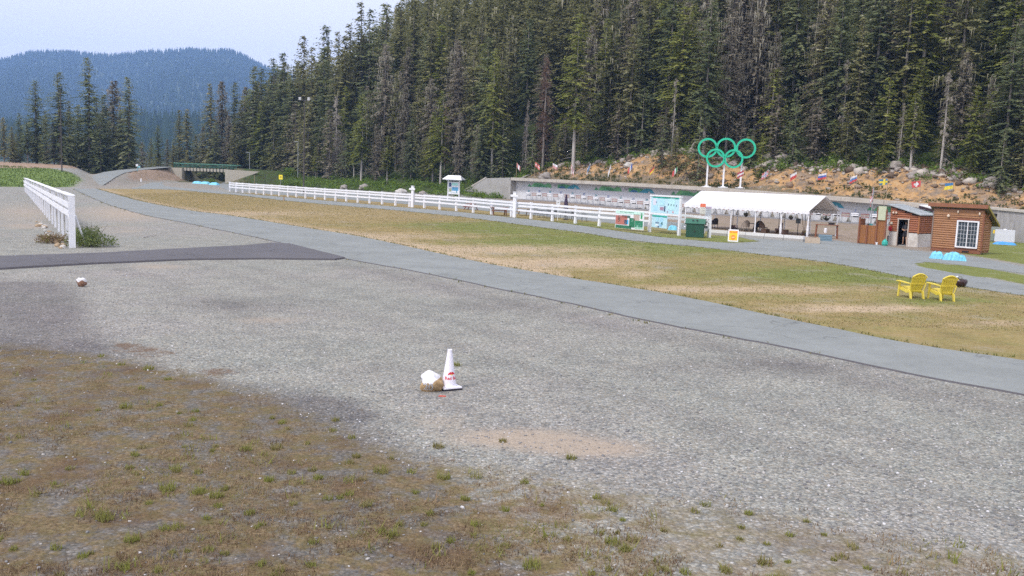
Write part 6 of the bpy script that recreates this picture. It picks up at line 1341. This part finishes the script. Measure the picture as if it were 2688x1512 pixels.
for half in (0, 1):
    xa = WX0 + .1 if half == 0 else cw + .035; xb = cw - .035 if half == 0 else WX1 - .1; za, zb2 = WZ0 + .09, WZ1 - .09
    for i in range(3):
        for j in range(6):
            w, h = (xb - xa) / 3, (zb2 - za) / 6; o = MB().box((xa + w * (i + .5), -.022, za + h * (j + .5)), (w - .02, .012, h - .02)).build('pane', glass, wo); o.rotation_euler = (random.uniform(-.006, .006), 0, 0)
    for i in (1, 2): MB().box((xa + (xb - xa) * i / 3, -.03, (za + zb2) / 2), (.013, .02, zb2 - za)).build('muntin', white, wo)
    for j in range(1, 6): MB().box(((xa + xb) / 2, -.033, za + (zb2 - za) * j / 6), (xb - xa, .02, .012)).build('muntin', white, wo)
for xx, zz, r in ((1.02, 2.32, .085), (1.62, 2.62, .05), (3.0, 2.55, .055)): MB().lathe([(.02, 0), (r, .04), (r * 1.1, .12), (r * .4, .2)], (xx, -.12, zz), 10).build('lamp', mat('lamp_cream', (.75, .62, .5), .5), cab)
MB().box((2.3, -.075, .12), (.42, .03, .1)).build('vent', black, cab)
for xx in (.3, 1.6, 2.95): MB().box((xx, .3, .05), (.25, .4, .12)).build('foundation_block', concrete, cab)
# near concrete wall, cabinet, tank
a = np.array(D(2548, 600, 82)[:2]); b = np.array(D(2860, 600, 71)[:2]); L = float(np.hypot(*(b - a))); ang2 = math.atan2(*(b - a)[::-1]); e = thing('concrete_wall', 'weathered grey board-marked concrete wall behind the brown cabin', 'wall', (a[0], a[1], 0), ang2)
zt0 = hz(a[0], a[1], 545); zt1 = hz(b[0], b[1], 575); n = 10
for i in range(n):
    x0_, x1_ = L * i / n, L * (i + 1) / n - .02; z0_, z1_ = zt0 + (zt1 - zt0) * i / n, zt0 + (zt1 - zt0) * (i + 1) / n; MB().prism([(x0_, 0, -.3), (x1_, 0, -.3), (x1_, 0, z1_), (x0_, 0, z0_)], (0, 0, 0), (0, .4, 0)).build('panel', mat('streaked_concrete', (.34, .33, .33), .9, .25, 1.0, ((.2, .18, .16), .5), .004, stretch=(3, 3, .5)), e)
MB().prism([(0, -.15, zt0), (L, -.15, zt1), (L, -.15, zt1 + .2), (0, -.15, zt0 + .2)], (0, 0, 0), (0, .9, 0)).build('coping', concrete_l, e)
MB().box((2.6, -.05, zt0 - .55), (.3, .1, .26)).build('vent', black, e)
x, y = G(2606, 634); e = thing('utility_cabinet', 'grey-green utility cabinet with yellow sticker beside the brown cabin', 'cabinet', (x, y, 0), -.5); MB().box((0, .25, .62), (.62, .5, 1.22)).build('body', mat('cabinet_grey', (.20, .23, .21), .5, .05), e); MB().box((0, -.015, .62), (.54, .03, 1.1)).build('door', mat('cabinet_grey2', (.23, .26, .24), .5, .05), e); MB().box((.05, -.035, .85), (.2, .01, .3)).build('warning_sticker', mat('sticker_yellow', (.85, .60, .04), .5), e)
x, y = G(2636, 637); e = thing('white_tank', 'white square tank standing against the grey concrete wall', 'tank', (x, y, 0), -.45); MB().box((0, .45, .56), (1.5, .8, 1.02), taper=.97).build('body', mat('tank_white', (.62, .64, .72), .5, .05), e); MB().box((0, .45, .04), (1.5, .85, .08)).build('pallet', wood, e); MB().lathe([(.14, 1.07), (.14, 1.14)], (0, .45, 0), 12).build('lid', white, e)
# ---- adirondack chairs
def adirondack(lb, x, y, rz):
    e = thing('adirondack_chair', lb, 'chair', (x, y, 0), rz, 'pair of yellow garden chairs'); m = yellowp   # faces +y
    for q in range(6): MB().box((0, .36 - .105 * q, .37 - .022 * q), (.52, .092, .022), rx=.1).build('seat_slat', m, e)
    n = 6
    for q in range(n):
        f = q - (n - 1) / 2; h = .76 - .022 * f * f; V_ = [(-.038, -.01, 0), (.038, -.01, 0), (.05, -.01, h), (-.05, -.01, h)]
        o = MB().prism(V_, (0, 0, 0), (0, .022, 0)).build('back_slat', m, e); o.location = (f * .082, -.20, .22); o.rotation_euler = (.36, f * .038, 0)
    for h, w in ((.06, .42), (.34, .52), (.60, .58)): o = MB().box((0, -.025, h), (w, .022, .05)).build('back_brace', m, e); o.location = (0, -.20, .22); o.rotation_euler = (.36, 0, 0)
    rb = MB(); rb.tube([(t_ * .31, -.02, .745 - .13 * t_ * t_) for t_ in np.linspace(-1, 1, 11)], .026, 6); o = rb.build('top_rim', m, e, smooth=True); o.location = (0, -.20, .22); o.rotation_euler = (.36, 0, 0)
    for sx in (-1, 1):
        MB().prism([(sx * .35 - .075, .44, .56), (sx * .35 + .075, .44, .56), (sx * .35 + .06, .1, .555), (sx * .33 + .02, -.36, .53), (sx * .33 - .04, -.36, .53), (sx * .35 - .07, .1, .555)], (0, 0, 0), (0, 0, .03)).build('armrest', m, e)
        MB().prism([(sx * .30 - .02, .42, .56), (sx * .30 - .02, .33, .56), (sx * .30 - .02, .38, 0), (sx * .30 - .02, .46, 0)], (0, 0, 0), (.04, 0, 0)).build('leg', m, e)
        MB().prism([(sx * .27 - .02, -.12, .34), (sx * .27 - .02, -.34, .26), (sx * .27 - .02, -.42, 0), (sx * .27 - .02, -.33, 0), (sx * .27 - .02, -.27, .16)], (0, 0, 0), (.04, 0, 0)).build('leg', m, e)
        MB().prism([(sx * .27 - .016, .36, .36), (sx * .27 - .016, .36, .26), (sx * .27 - .016, -.1, .18), (sx * .27 - .016, -.3, .25)], (0, 0, 0), (.032, 0, 0)).build('side_apron', m, e)
        MB().tube([(sx * .33, -.35, .54), (sx * .27, -.33, .30)], .02, 5).build('arm_support', m, e)
    e.scale = (.92, .95, 1.0); return e
x, y = G(2392, 781); adirondack('yellow slatted garden chair, the one farther from the planter', x, y, .16)
x, y = G(2471.5, 787.5); adirondack('yellow slatted garden chair, the one beside the round planter', x, y, .12)
x, y = G(2518, 752); e = thing('planter', 'dark round bowl planter beside the yellow chairs', 'planter', (x, y, 0)); MB().lathe([(.14, 0), (.25, .06), (.30, .2), (.28, .3), (.24, .3), (.22, .24)], n=20).build('bowl', mat('glazed_brown', (.045, .025, .03), .25), e, smooth=True)
Va, Ca = leaf_cloud([(0, 0, 0, 1.)], .14, 30, .04, np.random.RandomState(8)); o = npmesh('leaves', Va, np.arange(len(Va)).reshape(-1, 3), SH, e, {'tint': Ca}); o.location = (0, 0, .28); MB().lathe([(.02, 0), (.05, .03), (.03, .07)], (-.12, 0, .36), 8).build('flower', white, e)
# ---- cone and painted stones
x, y = G(1178, 1020); cone = thing('traffic_cone', 'white traffic cone with red lettering beside a painted stone', 'cone', (x, y, 0), .52)
bb = MB(); bb.box((0, 0, .017), (.36, .36, .034)); bb.build('base_pad', mat('cone_black', (.02, .018, .03), .6), cone)
cb = MB(); cb.box((0, 0, .047), (.352, .352, .024), taper=.97); cb.lathe([(.142, .06), (.128, .075), (.043, .66), (.041, .70), (.034, .705), (.030, .69)], n=28); cw_ = mat('cone_white', (.80, .78, .88), .45, .04, 3, ((.6, .56, .6), .2)); cb.build('cone_body', cw_, cone, smooth=False)
def wrap(me, zc, ang0):
    for v_ in me.vertices:
        z_ = zc + v_.co.y; r_ = .128 + (.043 - .128) * (z_ - .075) / .585 + .0015 + max(0, v_.co.z) * .6; a_ = ang0 + v_.co.x / r_; v_.co = Vector((math.sin(a_) * r_, -math.cos(a_) * r_, z_))
def dense(cu_pts, m, zc, ang0, name):
    import bmesh
    bm = bmesh.new(); vs = [bm.verts.new((a_, b_, 0)) for a_, b_ in cu_pts]; bm.faces.new(vs); bmesh.ops.triangulate(bm, faces=bm.faces[:]); me = bpy.data.meshes.new(name); bm.to_mesh(me); bm.free(); wrap(me, zc, ang0); me.materials.append(m); return link(name, me, cone)
redm = mat('cone_red', (.62, .02, .04), .5, .03); A_T = -.52 + .55
me = text_mesh('Red Bull', .078, .001, True); wrap(me, .205, A_T); me.materials.append(redm); link('lettering', me, cone)
dense([(.028 * math.cos(t) , .028 * math.sin(t)) for t in np.linspace(0, 2 * math.pi, 14)[:-1]], mat('cone_gold', (.90, .55, .04), .5), .285, A_T - .02, 'gold_disc')
bull = [(-.075, -.028), (-.066, -.006), (-.06, .008), (-.04, .020), (-.02, .034), (-.004, .028), (.0, .012), (-.004, -.004), (-.018, -.012), (-.034, -.008), (-.046, -.014), (-.058, -.012)]
for sg_ in (1, -1):
    o = dense([(a_ * sg_, b_) for a_, b_ in bull], redm, .285, A_T - .02, 'bull_emblem')
    for v_ in o.data.vertices: k = 1.02; v_.co.x *= k; v_.co.y *= k
def painted_stone(lb, x, y, sx, sy, sz, paint_expr, c, seed, txt=None, rz=0):
    import bmesh
    from mathutils.bvhtree import BVHTree
    bm = bmesh.new(); bmesh.ops.create_icosphere(bm, subdivisions=5, radius=1)
    for v_ in bm.verts:
        q = v_.co.copy(); k = 1 + .15 * math.sin(q.x * 2.6 + seed) + .13 * math.cos(q.y * 3.1 + q.z * 3 + seed) - .12 * max(0, q.x * .6 + q.z * .75 - .35) + .05 * math.sin(q.z * 7 + q.x * 6 + seed) + .015 * math.sin(q.x * 19 + q.z * 15)
        v_.co = Vector((q.x * sx * k, q.y * sy * k, max(q.z * sz * k, -sz * .8)))
    for f_ in bm.faces: f_.material_index = 1 if paint_expr(f_.calc_center_median()) else 0; f_.smooth = True
    bm.normal_update(); bvh = BVHTree.FromBMesh(bm); me = bpy.data.meshes.new('stone'); bm.to_mesh(me); bm.free()
    me.materials.append(mat('stone_%d' % seed, c, .9, .35, 9, ((c[0] * .5, c[1] * .45, c[2] * .4), .6), .012)); me.materials.append(mat('stone_paint', (.72, .72, .77), .7, .12, 14, ((.45, .38, .30), .5)))
    e = thing('painted_stone', lb, 'stone', (x, y, sz * .78), rz); link('stone', me, e)
    if txt:
        t = text_mesh(txt, sz * 1.0, .002, True)
        for v_ in t.vertices:
            hit = bvh.ray_cast(Vector((v_.co.x * 1.0 - sx * .42, -2, v_.co.y - sz * .28)), Vector((0, 1, 0)))[0]
            v_.co = (hit - Vector((0, .003, 0))) if hit else Vector((-sx * .4, 0, 0))
        t.materials.append(mat('stone_paint', (.8, .8, .86))); link('painted_digits', t, e)
    return e
x, y = G(1137, 1024); painted_stone('tan stone with white-painted top and digits leaning beside the cone', x, y, .215, .16, .175, lambda q: q.z > .015 + .6 * max(0, q.x + .03) + .012 * math.sin(q.x * 50), (.42, .29, .16), 3, '20', .1)
x, y = G(1158, 1041); b_ = MB(); b_.add([(-.05, -.02, .004), (.07, -.015, .004), (.09, .02, .004), (-.03, .03, .004), (-.04, -.01, .02), (.06, -.005, .022), (.07, .01, .02), (-.02, .02, .018)], [(0, 1, 5, 4), (1, 2, 6, 5), (2, 3, 7, 6), (3, 0, 4, 7), (4, 5, 6, 7)]); o = b_.build('plastic_scrap', mat('scrap_red', (.5, .08, .05), .6), None, (x, y, 0)); tag(o, 'flat red plastic scrap on the gravel under the painted stone', 'scrap')
x, y = G(214, 752); painted_stone('small brown stone with white-painted peak alone on the left gravel', x, y, .13, .12, .16, lambda q: q.z > .045 + .03 * math.sin(q.x * 30), (.22, .12, .08), 5)
# ---- light poles, signs, bridge
def floodlight(lb, x, y, z, H, heads=2, r=.13, m=mat('dark_pole', (.07, .06, .06), .6)):
    e = thing('floodlight_pole', lb, 'light pole', (x, y, z)); MB().tube([(0, 0, -.3), (0, 0, H * .5), (0, 0, H)], [r, r * .8, r * .55], 8).build('pole', m, e)
    if heads == 2:
        MB().box((0, 0, H - .1), (1.5, .08, .08)).build('crossarm', m, e)
        for sx in (-1, 1): o = MB().box((sx * .72, -.12, H + .15), (.42, .28, .44), rx=.3).build('floodlight', mat('lamp_housing', (.45, .46, .48), .4), e); MB().box((sx * .72, -.29, H + .12), (.36, .02, .36), rx=.3).build('lens', mat('lens', (.7, .72, .75), .2), o)
    return e
x, y, z = D(797, 510, 150); e = floodlight('tall dark pole with twin floodlights before the forest', x, y, 0, hz(x, y, 262))
MB().box((.25, 0, hz(x, y, 270)), (.7, .05, .05)).build('bracket', mat('dark_pole', (.07, .06, .06), .6), e)
x, y, z = D(163, 466, 165); z = Tf(x, y); floodlight('tall bare dark pole at the edge of the green mound', x, y, z, hz(x, y, 236) - z, heads=0, r=.12)
for u, vt, yy, lb in ((655, 400, 250, 'short grey pole with a small lamp behind the right bridge abutment'), (782, 372, 235, 'thin pole with street lamp arm left of the floodlight pole')):
    x = D(u, 440, yy)[0]; z = Tf(x, yy); H = hz(x, yy, vt) - z; e = thing('lamp_post', lb, 'lamp post', (x, yy, z)); MB().tube([(0, 0, -.3), (0, 0, H)], .09, 6).build('pole', metal, e); MB().box((-.5, 0, H), (1.0, .2, .12)).build('lamp_head', metal, e)
x, y, z = D(737, 485, 200); z = Tf(x, y); t_ = hz(x, y, 459) - z; e = thing('trail_sign', 'bright yellow trail sign beyond the far rails', 'sign', (x, y, z)); MB().tube([(0, 0, -.2), (0, 0, t_)], .05, 6).build('post', metal, e); MB().box((0, -.07, t_ - .5), (.85, .04, 1.0)).build('plate', mat('sign_yellow2', (.95, .75, .04), .5), e); MB().box((0, -.1, t_ - .45), (.3, .02, .4)).build('symbol', mat('symbol_ochre', (.45, .33, .05), .6), e)
for u, v, lb in ((696, 484, 'thin dark stake left of the yellow trail sign'), (668, 485, 'short pale stake farther left of the yellow trail sign')): x, y, z = D(u, v, 215); z = Tf(x, y); e = thing('stake', lb, 'stake', (x, y, z)); MB().tube([(0, 0, -.1), (0, 0, 2.6)], .05, 5).build('rod', dark if u > 680 else wood, e); MB().box((0, 0, 2.65), (.12, .12, .08)).build('cap', dark, e)
x, y, z = D(361, 446, 214); z = Tf(x, y); e = thing('trail_sign', 'small pale blue and white sign post beside the path to the bridge', 'sign', (x, y, z)); MB().tube([(0, 0, -.1), (0, 0, 1.4)], .06, 5).build('post', mat('sign_teal', (.12, .36, .42)), e); MB().box((-.1, -.08, 1.35), (.5, .04, .5)).build('plate', white, e); MB().box((.45, -.08, 1.0), (.5, .04, .35)).build('lower_plate', mat('sign_cyan', (.25, .55, .65)), e)
x, y = G(370.5, 480); e = thing('marker_cone', 'white marker cone on pale gravel left of the bridge', 'cone', (x, y, 0)); MB().lathe([(.3, 0), (.2, .1), (.12, .9), (.06, .95)], n=10).build('body', white, e); MB().box((0, 0, .03), (.6, .6, .06)).build('base', white, e)
x, y = G(737, 527); e = thing('marker_post', 'short weathered stub with weeds under the rails left of the floodlight pole', 'post', (x + .3, y + .4, 0)); MB().box((0, 0, .25), (.14, .14, .5)).build('stub', wood, e); MB().box((0, 0, .52), (.17, .17, .04)).build('cap', trimb, e)
# bridge
xb, yb = D(490, 475, 236)[0], 236; xr_ = D(608, 476, 238)[0]; zd = 3.55
br = thing('bridge', 'low bridge with green railing on two beige concrete abutments', 'bridge', (xb, yb, 0))
w = xr_ - xb; pc = mat('beige_concrete', (.42, .39, .33), .9, .08, .6)
MB().prism([(-5.3, -3.4, zd), (-5.3, -3.4, 2.2), (-.0, -3.4, -.3), (-.0, -3.4, zd)], (0, 0, 0), (0, .4, 0)).build('wing_wall', pc, br); MB().prism([(w, -3.4, zd), (w, -3.4, -.3), (w + 5.5, -3.4, 1.8), (w + 9, -3.4, zd - .2)], (0, 0, 0), (0, .4, 0)).build('wing_wall', pc, br)
MB().box((-.25, -.4, zd / 2), (.5, 5.2, zd + .1)).build('abutment', pc, br); MB().box((w + .25, -.4, zd / 2), (.5, 5.2, zd + .1)).build('abutment', pc, br)
MB().box((w / 2, 0, zd - .28), (w - .02, 4.2, .5)).build('deck', mat('deck_dark', (.16, .17, .16), .8), br)
k = 13
for i in range(k): MB().box((w * (i + .5) / k, -2.18, zd - .32), (.55, .1, .78)).build('fascia_block', pc, br)
grn = mat('rail_green', (.03, .13, .10), .6, .1)
for i in range(15): MB().box((-2.4 + (w + 4.9) * i / 14, -2.1, zd + .55), (.1, .1, 1.1)).build('rail_post', grn, br)
MB().box((w / 2, -2.1, zd + 1.18), (w + 5.2, .25, .2)).build('top_rail', mat('rail_green_top', (.10, .26, .20), .6), br); MB().box((w / 2, -2.1, zd + .75), (w + 5, .06, .12)).build('mid_rail', grn, br); MB().box((w / 2, -2.1, zd + .4), (w + 5, .06, .12)).build('mid_rail', grn, br)
MB().box((w / 2, 2.1, zd + 1.15), (w + 5.0, .2, .2)).build('back_rail', grn, br)
# soil under the embankments is the terrain; haze last: one closed box of thin air
hz_ = MB().box((0, 2400, 340), (9000, 5600, 700)); hb_ = hz_.build('haze', bpy.data.materials.new('air'))
am = hb_.data.materials[0]; am.use_nodes = True; an = am.node_tree; an.nodes.remove(an.nodes['Principled BSDF']); pv = an.nodes.new('ShaderNodeVolumePrincipled')
pv.inputs['Color'].default_value = (.34, .55, 1.0, 1); pv.inputs['Density'].default_value = HAZE; pv.inputs['Anisotropy'].default_value = .0
an.links.new(pv.outputs[0], an.nodes['Material Output'].inputs['Volume']); tag(hb_, kind='stuff')
